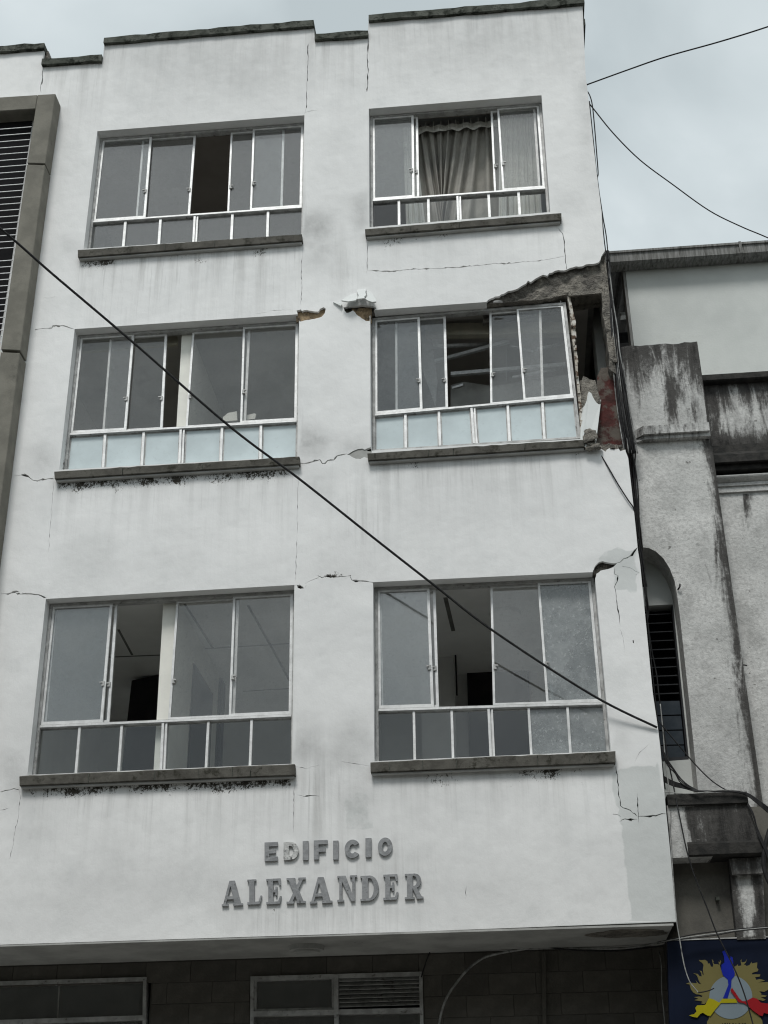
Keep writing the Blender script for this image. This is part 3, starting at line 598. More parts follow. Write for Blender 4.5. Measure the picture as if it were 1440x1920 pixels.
for k, xs in {'tl': (309, 402), 'tr': (770, 862, 960), 'ml': (230, 380), 'mr': (703, 804, 850, 985), 'll': (166, 290, 372, 436, 470), 'lr': (730, 792, 856, 1008, 1104)}.items():
    s_ = WIN[k]['sill']
    for x_ in xs:
        t_ = (x_-s_[0][0])/(s_[1][0]-s_[0][0]); ya = s_[0][1]+(s_[1][1]-s_[0][1])*t_+1.2; yb = s_[3][1]+(s_[2][1]-s_[3][1])*t_-0.6
        mb = MB(); mb.pbar((x_, ya), (x_+random.uniform(-1.5, 1.5), yb), 1.1, -0.0705, -0.06); mb.build('sill_joint', M['coping'], B)
# ---- windows
def line_at_z(L_, z): (x0, z0), (x1, z1) = L_; return x0+(x1-x0)*(z-z0)/(z1-z0)
def zl(L_, x): (x0, z0), (x1, z1) = L_; return z0+(z1-z0)*(x-x0)/(x1-x0)
YF = 0.115
WROOT = {}
for k, w in WIN.items():
    if 'fr' in w: q = [xz(a, b, YF) for a, b in w['fr']]
    else: q = [xz(a, b, 0.0) for a, b in w['o']]
    q = [Vector(p_) for p_ in q]
    d_ = 0.003; q = [q[0]+Vector((d_,-d_)), q[1]+Vector((-d_,-d_)), q[2]+Vector((-d_,d_)), q[3]+Vector((d_,d_))]
    mb = MB(); fw = 0.026
    inn = mb.ring([(p_.x, p_.y) for p_ in q], fw, fw, fw, 0.02, YF, 0.19)
    head = (inn[0], inn[1]); left = (inn[0], inn[3]); right = (inn[1], inn[2]); foot = (inn[3], inn[2])
    TRL = (xz(*w['tr'][0], YF), xz(*w['tr'][1], YF))
    th = 0.032
    xl = line_at_z(left, TRL[0][1]); xr = line_at_z(right, TRL[1][1])
    mb.quadslab([(xl, zl(TRL, xl)+th/2), (xr, zl(TRL, xr)+th/2), (xr, zl(TRL, xr)-th/2), (xl, zl(TRL, xl)-th/2)], YF-0.004, 0.186)
    win = mb.build('window', M['alud'], B); WROOT[k] = win
    # bright face strips over the transom and track
    mb = MB()
    mb.quadslab([(xl, zl(TRL, xl)+th/2-0.006), (xr, zl(TRL, xr)+th/2-0.006), (xr, zl(TRL, xr)-th/2+0.007), (xl, zl(TRL, xl)-th/2+0.007)], YF-0.010, YF-0.0045)
    mb.build('transom_strip', M['alu'], win)
    zt = lambda x: zl(TRL, x)+th/2-0.001
    zh = lambda x: zl(head, x)+0.001
    rnd = random.Random(ord(k[0])*7+ord(k[1]))
    for si, (tr_, Lx, Rx) in enumerate(w['s']):
        y0, y1 = (0.124, 0.148) if tr_ == 'f' else (0.153, 0.177)
        hw = 0.013
        def mk(ln, side):
            if ln is None: return left if side < 0 else right
            a, b = xz(*ln[0], y0), xz(*ln[1], y0); return ((a[0]+side*hw, a[1]), (b[0]+side*hw, b[1]))
        LL, RR = mk(Lx, -1), mk(Rx, 1)
        if Lx is None: LL = tuple((a+0.002, b) for a, b in LL)
        if Rx is None: RR = tuple((a-0.002, b) for a, b in RR)
        def corner(Ln, zf, up):
            z = Ln[0][1] if up else Ln[1][1]
            for _ in range(4): z = zf(line_at_z(Ln, z))
            return (line_at_z(Ln, z), z)
        Q = [corner(LL, zh, 1), corner(RR, zh, 1), corner(RR, zt, 0), corner(LL, zt, 0)]
        mb = MB(); inner = mb.ring(Q, 0.021, 0.025, 0.021, 0.034, y0, y1); mb.build('sash', M['alu'], win)
        gm = {'tl': 'glassr', 'tr': 'glassr' if si == 0 else 'glass', 'ml': 'glass', 'mr': 'glassm' if si in (0, 1) else 'glass', 'll': 'glassr' if si == 0 else 'glass', 'lr': 'glassr' if si == 0 else 'glass'}[k]
        if k == 'lr' and si == 3: gm = 'glassd'
        mb = MB(); yg = (y0+y1)/2; mb.quadslab([inner[0], inner[1], inner[2], inner[3]], yg-0.002, yg+0.002); pane = mb.build('pane', M[gm], win)
        if gm == 'glassd': pane['label'] = 'dusty streaked pane'
        # latch on the meeting stile
        zz = (Q[0][1]+Q[3][1])/2-0.18*(Q[0][1]-Q[3][1]); lx = line_at_z(((Q[0][0], Q[0][1]), (Q[3][0], Q[3][1])) if si >= 2 else ((Q[1][0], Q[1][1]), (Q[2][0], Q[2][1])), zz)
        mb = MB(); s_ = 1 if si >= 2 else -1; mb.box(min(lx+s_*0.012, lx+s_*0.04), max(lx+s_*0.012, lx+s_*0.04), y0-0.012, y0+0.004, zz-0.022, zz+0.022)
        mb.box(min(lx+s_*0.03, lx+s_*0.055), max(lx+s_*0.03, lx+s_*0.055), y0-0.022, y0-0.006, zz+0.004, zz+0.014); mb.build('latch', M['alud'], win)
    # fixed lights under the transom
    zb = lambda x: zl(TRL, x)-th/2+0.001
    zf = lambda x: zl(foot, x)-0.001
    cuts = []
    for mm in w['m']:
        a, b = xz(*mm[0], YF), xz(*mm[1], YF); ww = (mm[2] if len(mm) > 2 else 4.6)*mpp(*mm[0], YF)
        cuts.append(((a, b), ww))
    bounds = [(left, 0.0)] + cuts + [(right, 0.0)]
    for (ln, ww) in cuts:
        a = (line_at_z(ln, zb(ln[0][0])), zb(ln[0][0])); b = (line_at_z(ln, zf(ln[1][0])), zf(ln[1][0]))
        mb = MB()
        if ww > 0.04:
            mb.bar((a[0]-ww*.27, a[1]), (b[0]-ww*.27, b[1]), ww*.42, YF-0.003, 0.18); mb.bar((a[0]+ww*.3, a[1]), (b[0]+ww*.3, b[1]), ww*.3, YF+0.001, 0.18)
            mb.bar(a, b, ww*.3, YF+0.02, 0.17)
        else: mb.bar(a, b, ww, YF+0.004, 0.176)
        mb.build('mullion', M['alu'], win)
    for i in range(6):
        (l1, w1), (l2, w2) = bounds[i], bounds[i+1]
        def cx_(ln, dx, zfun): 
            z = zfun(ln[0][0])
            for _ in range(3): z = zfun(line_at_z(ln, z)+dx)
            return (line_at_z(ln, z)+dx, z)
        Q = [cx_(l1, w1/2, zb), cx_(l2, -w2/2, zb), cx_(l2, -w2/2, zf), cx_(l1, w1/2, zf)]
        gm = 'frost' if k in ('ml', 'mr') else ('glassr' if k == 'tl' else 'glasslow')
        if k == 'lr' and i >= 4: gm = 'glassd'
        mb = MB(); mb.quadslab(Q, 0.143, 0.148); pane = mb.build('pane', M[gm], win)
        if gm == 'frost': pane['label'] = 'pale frosted pane'
        if gm == 'glassd': pane['label'] = 'dusty streaked pane'
        if gm == 'frost':
            mb = MB(); mb.ring([Q[0], Q[1], Q[2], Q[3]], 0.012, 0.012, 0.012, 0.008, 0.139, 0.1425); mb.build('glazing_bead', M['alud'], win)
# ragged jamb of the torn window
mb = MB(); rnd = random.Random(2); pts = [(1062,553),(1066,570),(1070,600),(1072,632),(1076,655),(1079,690),(1083,735),(1086,770),(1089,822)]
for i in range(len(pts)-1):
    for s_ in range(3):
        a = [pts[i][j]+(pts[i+1][j]-pts[i][j])*s_/3 for j in (0, 1)]; b = [pts[i][j]+(pts[i+1][j]-pts[i][j])*(s_+1.1)/3 for j in (0, 1)]
        ww = rnd.uniform(3, 9 if 2 <= i <= 4 else 6)
        mb.pbar((a[0]+ww/2, a[1]), (b[0]+ww/2, b[1]), ww, 0.10+rnd.uniform(-.02, .01), 0.22)
mb.build('torn_jamb', M['rust'], B)
mb = MB(); mb.poly([xz(a, b, 0.07) for a, b in [(1063,552),(1069,556),(1076,590),(1080,604),(1078,615),(1073,608),(1069,580)]], 0.07, 0.1); mb.build('torn_strip', M['rust'], B)
# ---- collapsed corner: lintel, inner column, red wall, rubble
mb = MB(); mb.quadslab([xz(a, b, 0.12) for a, b in [(905,577),(1130,546),(1132,556),(905,592)]], 0.245, 0.30); mb.build('lintel_beam', M['core'], B)
mb = MB(); sheet(mb, [[xz(a, b, 0.055) for a, b in [(1066,549),(1090,547),(1128,545),(1128,552),(1085,556),(1066,557)]]], [], 0.03, 0.056); mb.build('lintel_fillet', M['core'], B)
mb = MB(); P = at(1112,600,0.6); Q = at(1133,600,0.6); mb.box(P.x, Q.x+0.12, 0.6, 0.95, 8.1, 10.4); mb.build('inner_column', M['soffit'], B)
mb = MB(); P = at(1075,590,0.62); mb.box(P.x-.04, Q.x+0.1, 0.62, 0.9, at(1090,572,0.62).z, 10.5); mb.build('inner_beam', M['soffit'], B)
def rough_strip(pts, y0, y1, mat, name, grid=0.04, amp=0.03):
    mb = MB(); q = [xz(a, b, y0) for a, b in pts]
    sheet(mb, [q], [], y0, y1, grid=grid, deep=lambda m_: y1, jag=lambda A_: np.array([amp*noise.noise(Vector((p_[0]*14, 3.1, p_[1]*14))) for p_ in A_]))
    return mb.build(name, mat, B)
rough_strip([(1126,485),(1133,474),(1139,520),(1143,560),(1148,620),(1153,680),(1156,700),(1147,696),(1141,688),(1143,670),(1138,640),(1139,615),(1133,600),(1135,585),(1130,560),(1127,548),(1131,530),(1125,500)], 0.06, 0.4, M['core'], 'broken_wall_edge')
rough_strip([(1141,689),(1150,672),(1156,700),(1163,740),(1170,790),(1176,850),(1116,845),(1119,815),(1124,780),(1127,755),(1121,740),(1119,722),(1120,705),(1127,690)], 0.16, 0.26, M['red'], 'red_painted_wall', amp=0.007)
rough_strip([(1096,838),(1106,836),(1118,836),(1130,834),(1141,832),(1150,838),(1160,836),(1168,840),(1174,850),(1176,870),(1168,858),(1160,852),(1150,846),(1138,852),(1125,848),(1110,846)], 0.012, 0.1, M['core'], 'broken_wall_edge', grid=0.03, amp=0.02)
# steel bar hanging out is left to the cables; rubble heap
def rock(c, r, name, mat, seed, label=None, cat=None, group=None, parent=None, sq=(1,1,1), sub=3, rough=0.35):
    bm = bmesh.new(); bmesh.ops.create_icosphere(bm, subdivisions=sub, radius=1.0)
    for v in bm.verts:
        d = v.co.copy(); n1 = noise.noise(d*1.3+Vector((seed, 0, 0))); n2 = noise.noise(d*4+Vector((seed, 5, 0)))
        d = Vector((max(-.75, min(.75, d.x)), max(-.75, min(.75, d.y)), max(-.75, min(.75, d.z))))
        v.co = d*(1+rough*n1+rough*.45*n2)
    mb = MB(); mb.add([(c[0]+v.co.x*r*sq[0], c[1]+v.co.y*r*sq[1], c[2]+v.co.z*r*sq[2]) for v in bm.verts], [tuple(v.index for v in f.verts) for f in bm.faces]); bm.free()
    o = mb.build(name, mat, parent, smooth=False)
    if label: tag(o, label, cat, group)
    return o
c = at(1105,740,0.16); rock(c, 0.15, 'rubble_chunk', M['core'], 3.1, 'large grey broken concrete lump behind the white plaster slab in the collapsed corner', 'rubble', sq=(.75, .5, 1.5))
c = at(1105,818,-0.07); rock(c, 0.075, 'rubble_chunk', M['core'], 8.7, 'small layered grey rubble lump at the foot of the white plaster slab', 'rubble', sq=(.95, .6, 1.15), rough=0.6)
c = at(1113,838,-0.05); rock(c, 0.065, 'rubble_chunk', M['core'], 5.2, 'crumbled rubble resting on the broken wall edge beside the sill end', 'rubble', sq=(1.3, .7, .6), rough=0.6)
rnd = random.Random(21); mb = MB()      # crumbs of mortar lying along the broken ledge
for i in range(46):
    px = rnd.uniform(1092, 1168); c_ = at(px, 838+rnd.uniform(-3, 6), rnd.uniform(-.01, .14)); r_ = rnd.uniform(.006, .022)
    vs = [(c_.x+dx*r_*rnd.uniform(.6, 1.3), c_.y+dy*r_*rnd.uniform(.6, 1.3), c_.z+dz*r_*rnd.uniform(.5, 1.1)) for dx in (-1, 1) for dy in (-1, 1) for dz in (-1, 1)]
    mb.add(vs, [(0,1,3,2), (4,6,7,5), (0,4,5,1), (2,3,7,6), (0,2,6,4), (1,5,7,3)])
tag(mb.build('rubble_crumbs', M['core']), 'loose crumbs of mortar lying along the broken wall ledge', 'rubble', kind='stuff')
# leaning white plaster slab, a wedge with a vertical ridge
F = lambda a, b, y: tuple(at(a, b, y))
vs = [F(1104,734,0.10), F(1127,750,0.13), F(1121,800,0.03), F(1116,840,-0.03), F(1097,838,-0.07), F(1089,768,0.14), F(1088,836,0.03)]
bk = [(x, y+0.12, z) for x, y, z in vs]
mb = MB(); mb.add(vs+bk, [(0,4,3,2,1), (0,5,6,4), (4,6,3), (7,8,9,10,11), (7,11,13,12), (11,10,13), (0,1,8,7), (1,2,9,8), (2,3,10,9), (3,6,13,10), (6,5,12,13), (5,0,7,12)])
tag(mb.build('plaster_slab', M['plaster']), 'white plaster slab broken off the pier, leaning upright in the collapsed corner', 'debris')
# ---- rooms behind the windows
def room(x0, x1, z0, z1, depth, wm, cm, y0=0.245, rear=0.0):   # rear: height of the unseen gap added in the back wall to let in light
    t_ = 0.06
    mb = MB(); mb.box(x0, x1, y0, depth, z1, z1+t_); mb.build('room_ceiling', cm, B)
    mb = MB(); mb.box(x0, x1, y0, depth, z0-t_, z0); mb.build('room_floor', M['floor'], B)
    mb = MB(); mb.box(x0, x1, depth, depth+t_, z0-t_+rear, z1+t_); mb.build('room_wall', wm, B)
    for x in (x0, x1):
        s_ = -1 if x == x0 else 1; mb = MB(); mb.box(min(x, x+s_*t_), max(x, x+s_*t_), y0, depth+t_, z0-t_, z1+t_); mb.build('room_wall', wm, B)
def wx(k): q = win_m[k]; xs = [p_[0] for p_ in q]; zs = [p_[1] for p_ in q]; return min(xs), max(xs), min(zs), max(zs)
a = wx('tl'); room(-4.6, -1.62, a[2]-0.9, a[3]+0.03, 3.6, M['brown'], M['brown'], rear=0.8)
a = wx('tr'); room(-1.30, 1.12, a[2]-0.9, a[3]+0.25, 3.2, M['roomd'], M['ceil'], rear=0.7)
a = wx('ml'); room(-4.6, -1.62, a[2]-0.9, a[3]+0.10, 3.4, M['room'], M['ceil'], rear=0.8)
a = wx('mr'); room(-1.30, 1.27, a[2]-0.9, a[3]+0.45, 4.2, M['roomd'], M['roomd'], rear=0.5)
a = wx('ll'); room(-4.7, -1.62, a[2]-0.9, a[3]+0.03, 3.6, M['room'], M['ceil'], rear=1.1)
a = wx('lr'); room(-1.30, 1.12, a[2]-0.9, a[3]+0.03, 2.6, M['room'], M['ceil'], rear=1.1)
def on_ceil(px, py, z):      # point where the view ray meets height z
    d = (px-720)*CR-(py-960)*CU+FPX*CF; t_ = (z-CAM[2])/d[2]; p_ = CAM+d*t_; return Vector(tuple(map(float, p_)))
def seam(z, a, b, r=0.012):
    p0, p1 = on_ceil(*a, z), on_ceil(*b, z); n = Vector((-(p1-p0).y, (p1-p0).x, 0)).normalized()*r
    mb = MB(); vs = [p0+n, p1+n, p1-n, p0-n]; vs = [(v.x, v.y, z-0.003) for v in vs]+[(v.x, v.y, z-0.001) for v in vs]
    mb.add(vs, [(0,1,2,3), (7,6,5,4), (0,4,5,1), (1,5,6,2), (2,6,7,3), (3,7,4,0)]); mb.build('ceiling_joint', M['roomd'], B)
zc = wx('ll')[3]+0.03
for a, b in [((465,1135),(510,1215)),((505,1205),(545,1280)),((385,1216),(550,1206)),((455,1296),(550,1290)),((222,1180),(248,1228)),((345,1130),(400,1216)),((200,1232),(300,1228))]: seam(zc, a, b)
zc = wx('lr')[3]+0.03
seam(zc, (835,1120), (850,1183), 0.02)
mb = MB(); p_ = on_ceil(947,1150,zc); n = 20
vs = [(p_.x+r_*math.cos(2*math.pi*i/n), p_.y+r_*math.sin(2*math.pi*i/n), z) for r_, z in ((.16, zc-.002), (.15, zc-.03), (.06, zc-.05)) for i in range(n)]
mb.add(vs, [tuple(range(40, 60))]+[(r_*n+i, r_*n+(i+1) % n, (r_+1)*n+(i+1) % n, (r_+1)*n+i) for r_ in (0, 1) for i in range(n)])
tag(mb.build('ceiling_lamp', M['ceil']), 'round white ceiling lamp seen through the lower right window', 'lamp')
def pbox(name, mat, q, y0, y1, parent=B, label=None):
    mb = MB(); mb.quadslab([xz(a, b, y0) for a, b in q], y0, y1); o = mb.build(name, mat, parent)
    if label: o['label'] = label
    return o
# lower right room: door, projecting pier, black gap
pbox('room_door', M['door'], [(875,1228),(990,1222),(1000,1440),(880,1440)], 2.55, 2.6)
pbox('inner_pier', M['room'], [(788,1184),(849,1181),(856,1440),(792,1440)], 2.05, 2.5)
pbox('wall_gap', M['black'], [(851,1185),(854,1185),(858,1302),(855,1302)], 2.0, 2.04)
# lower left room
pbox('partition', M['post'], [(306.5,1128),(331,1124),(309,1460),(287,1460)], 0.20, 2.2, label='cream painted partition end')
pbox('cabinet', M['door'], [(247,1276),(300,1264),(294,1460),(226,1460)], 2.2, 2.6)
pbox('room_door', M['door'], [(392,1200),(418,1235),(408,1460),(380,1460)], 2.4, 2.6)
mb = MB(); Pp = at(331,1200,0.26)
mb.box(Pp.x-0.02, Pp.x+0.005, 1.0, 1.9, 4.4, 6.55); mb.build('room_door', M['door'], B)
# middle left room
pbox('partition', M['post'], [(341,628),(360,626),(344,880),(326,882)], 0.20, 2.0, label='cream painted partition end')
pbox('lintel_strip', M['cream'], [(150,645),(332,630),(332,645),(150,660)], 0.3, 0.34)
Pp = at(352,700,0.26); mb = MB(); mb.add([(Pp.x+0.008,0.6,9.3),(Pp.x+0.008,0.6,8.0),(Pp.x+0.008,1.9,8.0),(Pp.x+0.012,0.6,9.3),(Pp.x+0.012,0.6,8.0),(Pp.x+0.012,1.9,8.0)], [(0,1,2),(5,4,3),(0,3,4,1),(1,4,5,2),(2,5,3,0)]); mb.build('wall_shadow_panel', M['door'], B) if False else None
for q, lab in [([(418,782),(428,774),(444,771),(445,788),(418,790)], 'crumpled cream paper standing behind the middle left window, left of its mullion'), ([(461,779),(476,775),(480,776),(478,785),(462,787)], 'small cream paper scrap behind the rightmost sash of the middle left window')]:
    mb = MB(); mb.poly([xz(a, b, 0.21) for a, b in q], 0.21, 0.225); tag(mb.build('paper_scrap', M['post']), lab, 'paper')
# middle right room: cream beam, fallen ceiling channels, torn ceiling board
pbox('cream_beam', M['cream'], [(798,607),(1080,602),(1080,624),(798,628)], 0.42, 0.5)
pbox('inner_panel', M['soffit'], [(760,606),(806,612),(820,712),(816,760),(760,760)][:4], 0.6, 0.64)
mb = MB(); mb.poly([xz(a, b, 0.8) for a, b in [(845,722),(870,716),(925,724),(1075,700),(1080,760),(845,770)]], 0.8, 0.85); mb.build('torn_ceiling_board', M['soffit'], B)
for k_, (a, b, ya, yb, w_) in enumerate([((812,650),(940,644),1.0,1.2,.016),((815,678),(955,640),1.2,1.0,.018),((845,702),(1060,684),1.1,1.3,.02),((848,728),(868,722),1.0,1.0,.012),((955,648),(1000,660),1.1,1.1,.010),((1005,655),(1070,640),1.0,1.3,.014),((950,640),(950,715),1.1,1.1,.012),((960,708),(1055,690),1.2,1.4,.012)]):
    p0, p1 = at(*a, ya*.55), at(*b, yb*.55); mb = MB(); d = (p1-p0).normalized(); u = Vector((0, 0, 1)); s_ = d.cross(u).normalized()*w_; u = u*w_
    vs = [p0-s_-u, p0+s_-u, p0+s_+u, p0-s_+u, p1-s_-u, p1+s_-u, p1+s_+u, p1-s_+u]
    mb.add(vs, [(0,1,2,3), (7,6,5,4), (0,4,5,1), (1,5,6,2), (2,6,7,3), (3,7,4,0)]); mb.build('ceiling_channel', M['slatw'], B)
# ---- curtains of the top right window
def curtain(name, mat, tl, tr, br, bl, y, folds, amp, label, seed=0, header=False, gather=0.0):
    rnd = random.Random(seed); nx, nz_ = folds*12, 24; T0, T1, B0, B1 = [Vector(xz(*p_, y)) for p_ in (tl, tr, bl, br)]
    ph = [rnd.uniform(-.6, .6) for _ in range(folds*2+2)]; am = [rnd.uniform(.5, 1.2) for _ in range(folds*2+2)]
    vs = []
    for j in range(nz_+1):
        v = j/nz_
        for i in range(nx+1):
            u = i/nx; uu = u + gather*math.sin(u*math.pi*2+1)*v*0.06
            p_ = T0.lerp(T1, uu).lerp(B0.lerp(B1, uu), v); f = u*folds; k_ = int(f)
            yy = y+amp*am[k_ % len(am)]*math.sin(2*math.pi*(f+ph[k_ % len(ph)]*v*.5))*(0.35+0.65*v)+0.012*math.sin(2*math.pi*f*2.3+v*3)
            vs.append((p_.x, yy, p_.y))
    n1 = nx+1; fs = [(j*n1+i, j*n1+i+1, (j+1)*n1+i+1, (j+1)*n1+i) for j in range(nz_) for i in range(nx)]
    mb = MB(); mb.add(vs, fs); o = mb.build(name, mat, smooth=True)
    sm_ = o.modifiers.new('solid', 'SOLIDIFY'); sm_.thickness = 0.002
    tag(o, label, 'curtain')
    return o
c1 = curtain('curtain', M['curtain'], (775,240), (935,226), (945,440), (770,450), 0.42, 9, 0.075, 'beige pleated curtain hanging in the open sash gap of the top right window', 4, gather=3.5)
off = c1.location
mb = MB(); n = 40; T0, T1 = Vector(xz(778,240,0.37)), Vector(xz(932,227,0.37)); vs = []
for i in range(n+1):
    p_ = T0.lerp(T1, i/n); w_ = 0.014*math.sin(i*0.95); vs += [(p_.x, 0.36+w_, p_.y), (p_.x, 0.36+w_, p_.y-0.085-0.012*math.sin(i*.7)), (p_.x, 0.364+w_, p_.y-0.085-0.012*math.sin(i*.7)), (p_.x, 0.364+w_, p_.y)]
fs = [(0,1,2,3), tuple(4*n+i for i in (3,2,1,0))]+[(4*i+k_, 4*(i+1)+k_, 4*(i+1)+(k_+1) % 4, 4*i+(k_+1) % 4) for i in range(n) for k_ in range(4)]
mb.add(vs, fs); mb.build('heading_tape', M['sheer'], c1)
for i in range(11):
    p_ = T0.lerp(T1, (i+.5)/11); mb = MB(); mb.tube([(p_.x, 0.35, p_.y+0.05), (p_.x, 0.345, p_.y-0.02), (p_.x, 0.35, p_.y-0.07)], 0.005, 5); mb.build('hook', M['sheer'], c1)
curtain('curtain', M['sheer'], (936,218), (1003,213), (1020,420), (935,428), 0.36, 6, 0.03, 'white sheer curtain drawn to the right side of the top right window', 9)
curtain('curtain', M['sheer'], (755,240), (776,238), (800,440), (762,442), 0.33, 3, 0.02, 'narrow white curtain behind the second sash of the top right window', 5)
# ---- ground floor
YG = 0.97
GW = {'a': [(-260,1858),(275,1833),(270,2100),(-260,2120)], 'b': [(470,1831),(793,1823),(796,2080),(470,2090)]}
gwm = {k: [xz(a, b, YG) for a, b in q] for k, q in GW.items()}
gr = [(min(p_[0] for p_ in q), max(p_[0] for p_ in q), min(p_[1] for p_ in q), max(p_[1] for p_ in q)) for q in gwm.values()]
mb = MB(); sheet(mb, [[(-5.9, 0.13), (1.30, 0.13), (1.30, ZS+0.02), (-5.9, ZS+0.02)]], [[(g_[0]+.01, g_[2]+.01), (g_[1]-.01, g_[2]+.01), (g_[1]-.01, g_[3]-.01), (g_[0]+.01, g_[3]-.01)] for g_ in gr], YG-0.004, YG+0.2)
mb.build('ground_floor_wall', M['grout'], B)
th_, tw_ = 0.178, 0.405; zt_ = ZS-0.01; n_t = 0; src = None
tmb = MB(); tmb.box(0, tw_-0.006, -0.008, 0.01, 0, th_-0.005)
row = 0; z = zt_-th_
while z > 2.55:
    x = -4.9 + (0.2 if row % 2 else 0.0)
    while x < 1.24:
        xe = min(x+tw_-0.006, 1.27); xs = x; x0_ = x
        for g_ in gr:      # cut the tile against the window frames
            if z+th_*0.75 < g_[3]+0.02:
                if xs < g_[0] < xe: xe = g_[0]-0.004
                elif g_[0] <= xs < g_[1]: xs = g_[1]+0.004
        x = xs
        if xe-xs > 0.03:
            if src is None: src = tmb.build('stone_tile', M['tile'], B, bevel=0.002); tme = src; src.location = Vector((x, YG, z))-Vector(B.location); src_off = Vector((0, 0, 0))
            else:
                o = src.copy(); COL.objects.link(o); o.parent = B; o.location = Vector((x, YG+random.uniform(-.0015, .0015), z))-Vector(B.location)
                o.scale = ((xe-x)/(tw_-0.006), 1, 1)
            n_t += 1
        x = x0_+tw_
    row += 1; z -= th_
# the tile mesh was built with B's offset inside it: bring its local origin back
for v in src.data.vertices: v.co = v.co + Vector(B.location)
def gwin(q, div, tops, name='window'):
    mb = MB(); inn = mb.ring([xz(a, b, YG-0.02) for a, b in q], 0.03, 0.03, 0.035, 0.03, YG-0.03, YG+0.06); w_ = mb.build('window', M['alud'], B); return w_, inn
wa, ia = gwin([(-260,1848),(275,1832),(271,2100),(-260,2120)], None, None)
mb = MB(); mb.pbar((-260,1925), (271,1908), 8, YG-0.034, YG+0.05); mb.build('transom', M['alud'], wa)
mb = MB(); mb.quadslab([ia[0], ia[1], ia[2], ia[3]], YG+0.0, YG+0.005); mb.build('pane', M['glass'], wa)
mb = MB(); mb.pbar((111,1840), (108,1912), 2.0, YG+0.03, YG+0.04); mb.build('mullion', M['alud'], wa)
wb, ib = gwin([(470,1831),(792,1822),(798,2080),(468,2090)], None, None)
mb = MB(); mb.pbar((474,1901), (791,1894), 9, YG-0.034, YG+0.05); mb.build('transom', M['alud'], wb)
mb = MB(); mb.pbar((630,1828), (632,2085), 8, YG-0.038, YG+0.045); mb.build('mullion', M['alud'], wb)
mb = MB(); mb.ring([xz(a, b, YG) for a, b in [(477,1836),(626,1831),(627,1894),(477,1897)]], .02, .02, .02, .02, YG-0.01, YG+0.03); mb.build('sash', M['alud'], wb)
for q in [[(477,1836),(626,1831),(627,1894),(477,1897)], [(477,1907),(627,1904),(629,2080),(476,2085)], [(636,1904),(790,1899),(794,2075),(638,2080)]]:
    mb = MB(); mb.pquad(q, YG+0.01, YG+0.015); mb.build('pane', M['glass'], wb)
for i in range(8):
    t_ = i/7; mb = MB(); P0, P1 = at(635,1833+t_*56,YG-0.015), at(789,1829+t_*55,YG-0.015)
    mb.add([(P0.x,P0.y,P0.z),(P1.x,P1.y,P1.z),(P1.x,P1.y+.035,P1.z+.032),(P0.x,P0.y+.035,P0.z+.032),(P0.x,P0.y,P0.z+.005),(P1.x,P1.y,P1.z+.005),(P1.x,P1.y+.035,P1.z+.037),(P0.x,P0.y+.035,P0.z+.037)], [(3,2,1,0),(4,5,6,7),(0,1,5,4),(1,2,6,5),(2,3,7,6),(3,0,4,7)])
    mb.build('louvre_blade', M['alud'], wb)
mb = MB(); mb.pquad([(1016,1785),(1023,1785),(1025,2000),(1018,2000)], YG-0.04, YG-0.01); mb.build('downpipe', M['tile'], B)
# dark interior behind the ground windows
for g_ in gr:
    mb = MB(); mb.box(g_[0]+.02, g_[1]-.02, YG+0.16, YG+0.19, g_[2]+.02, g_[3]-.02); mb.build('dark_backing', M['black'], B)
# ---- projecting louvred bay on the left
Y0 = -0.20
LVB = tag(bpy.data.objects.new('louvred_bay', None), 'x'); COL.objects.link(LVB); LVB.parent = B; del LVB['label']
zk = lambda px, py: xz(px, py, Y0)
def slabpx(name, q, y0, y1, mat, par): 
    mb = MB(); mb.quadslab([xz(a, b, Y0) for a, b in q], y0, y1); return mb.build(name, mat, par, bevel=0.006)
slabpx('frame_block', [(-250,198),(70,177.5),(66,203.6),(-250,224)], Y0, -0.002, M['block'], LVB)
slabpx('frame_block', [(70.5,177.4),(104,175.5),(84.6,306.5),(50.8,305.5),(66.3,203.6)][:4], Y0, -0.002, M['block'], LVB)
slabpx('frame_block', [(50.5,308),(84.4,309),(37.8,657),(1.5,655)], Y0, -0.002, M['block'], LVB)
slabpx('frame_block', [(1.2,660),(37.2,661.5),(-18,1090),(-60,1090)], Y0, -0.002, M['block'], LVB)
slabpx('frame_block', [(-60.5,1093),(-18.5,1093),(-60,1500),(-105,1500)], Y0, -0.002, M['block'], LVB)
mb = MB(); mb.quadslab([xz(a, b, -0.06) for a, b in [(-250,228),(60,207),(-60,1000),(-250,1000)]], -0.014, -0.003); mb.build('louvre_backing', M['black'], LVB)
src = None; z_top = at(30,240,-0.14); py = 240.0; i = 0
while py < 668:
    xr = 62-(py-203)*0.142; 
    if i not in (20,):
        P1 = at(xr+3, py-2.2, -0.13); P0x = P1.x-1.3
        if src is None:
            mb = MB(); mb.box(-1.3, 0, -0.003, 0.003, -0.005, 0.005); src = mb.build('louvre_blade', M['slatw'], LVB)
            o = src
        else: o = src.copy(); COL.objects.link(o); o.parent = LVB
        o.location = Vector((P1.x, -0.13, P1.z))-root_loc(LVB); o.rotation_euler = (R(-12), 0, 0)
    py += 11.9; i += 1
for v in src.data.vertices: v.co = v.co + root_loc(LVB)
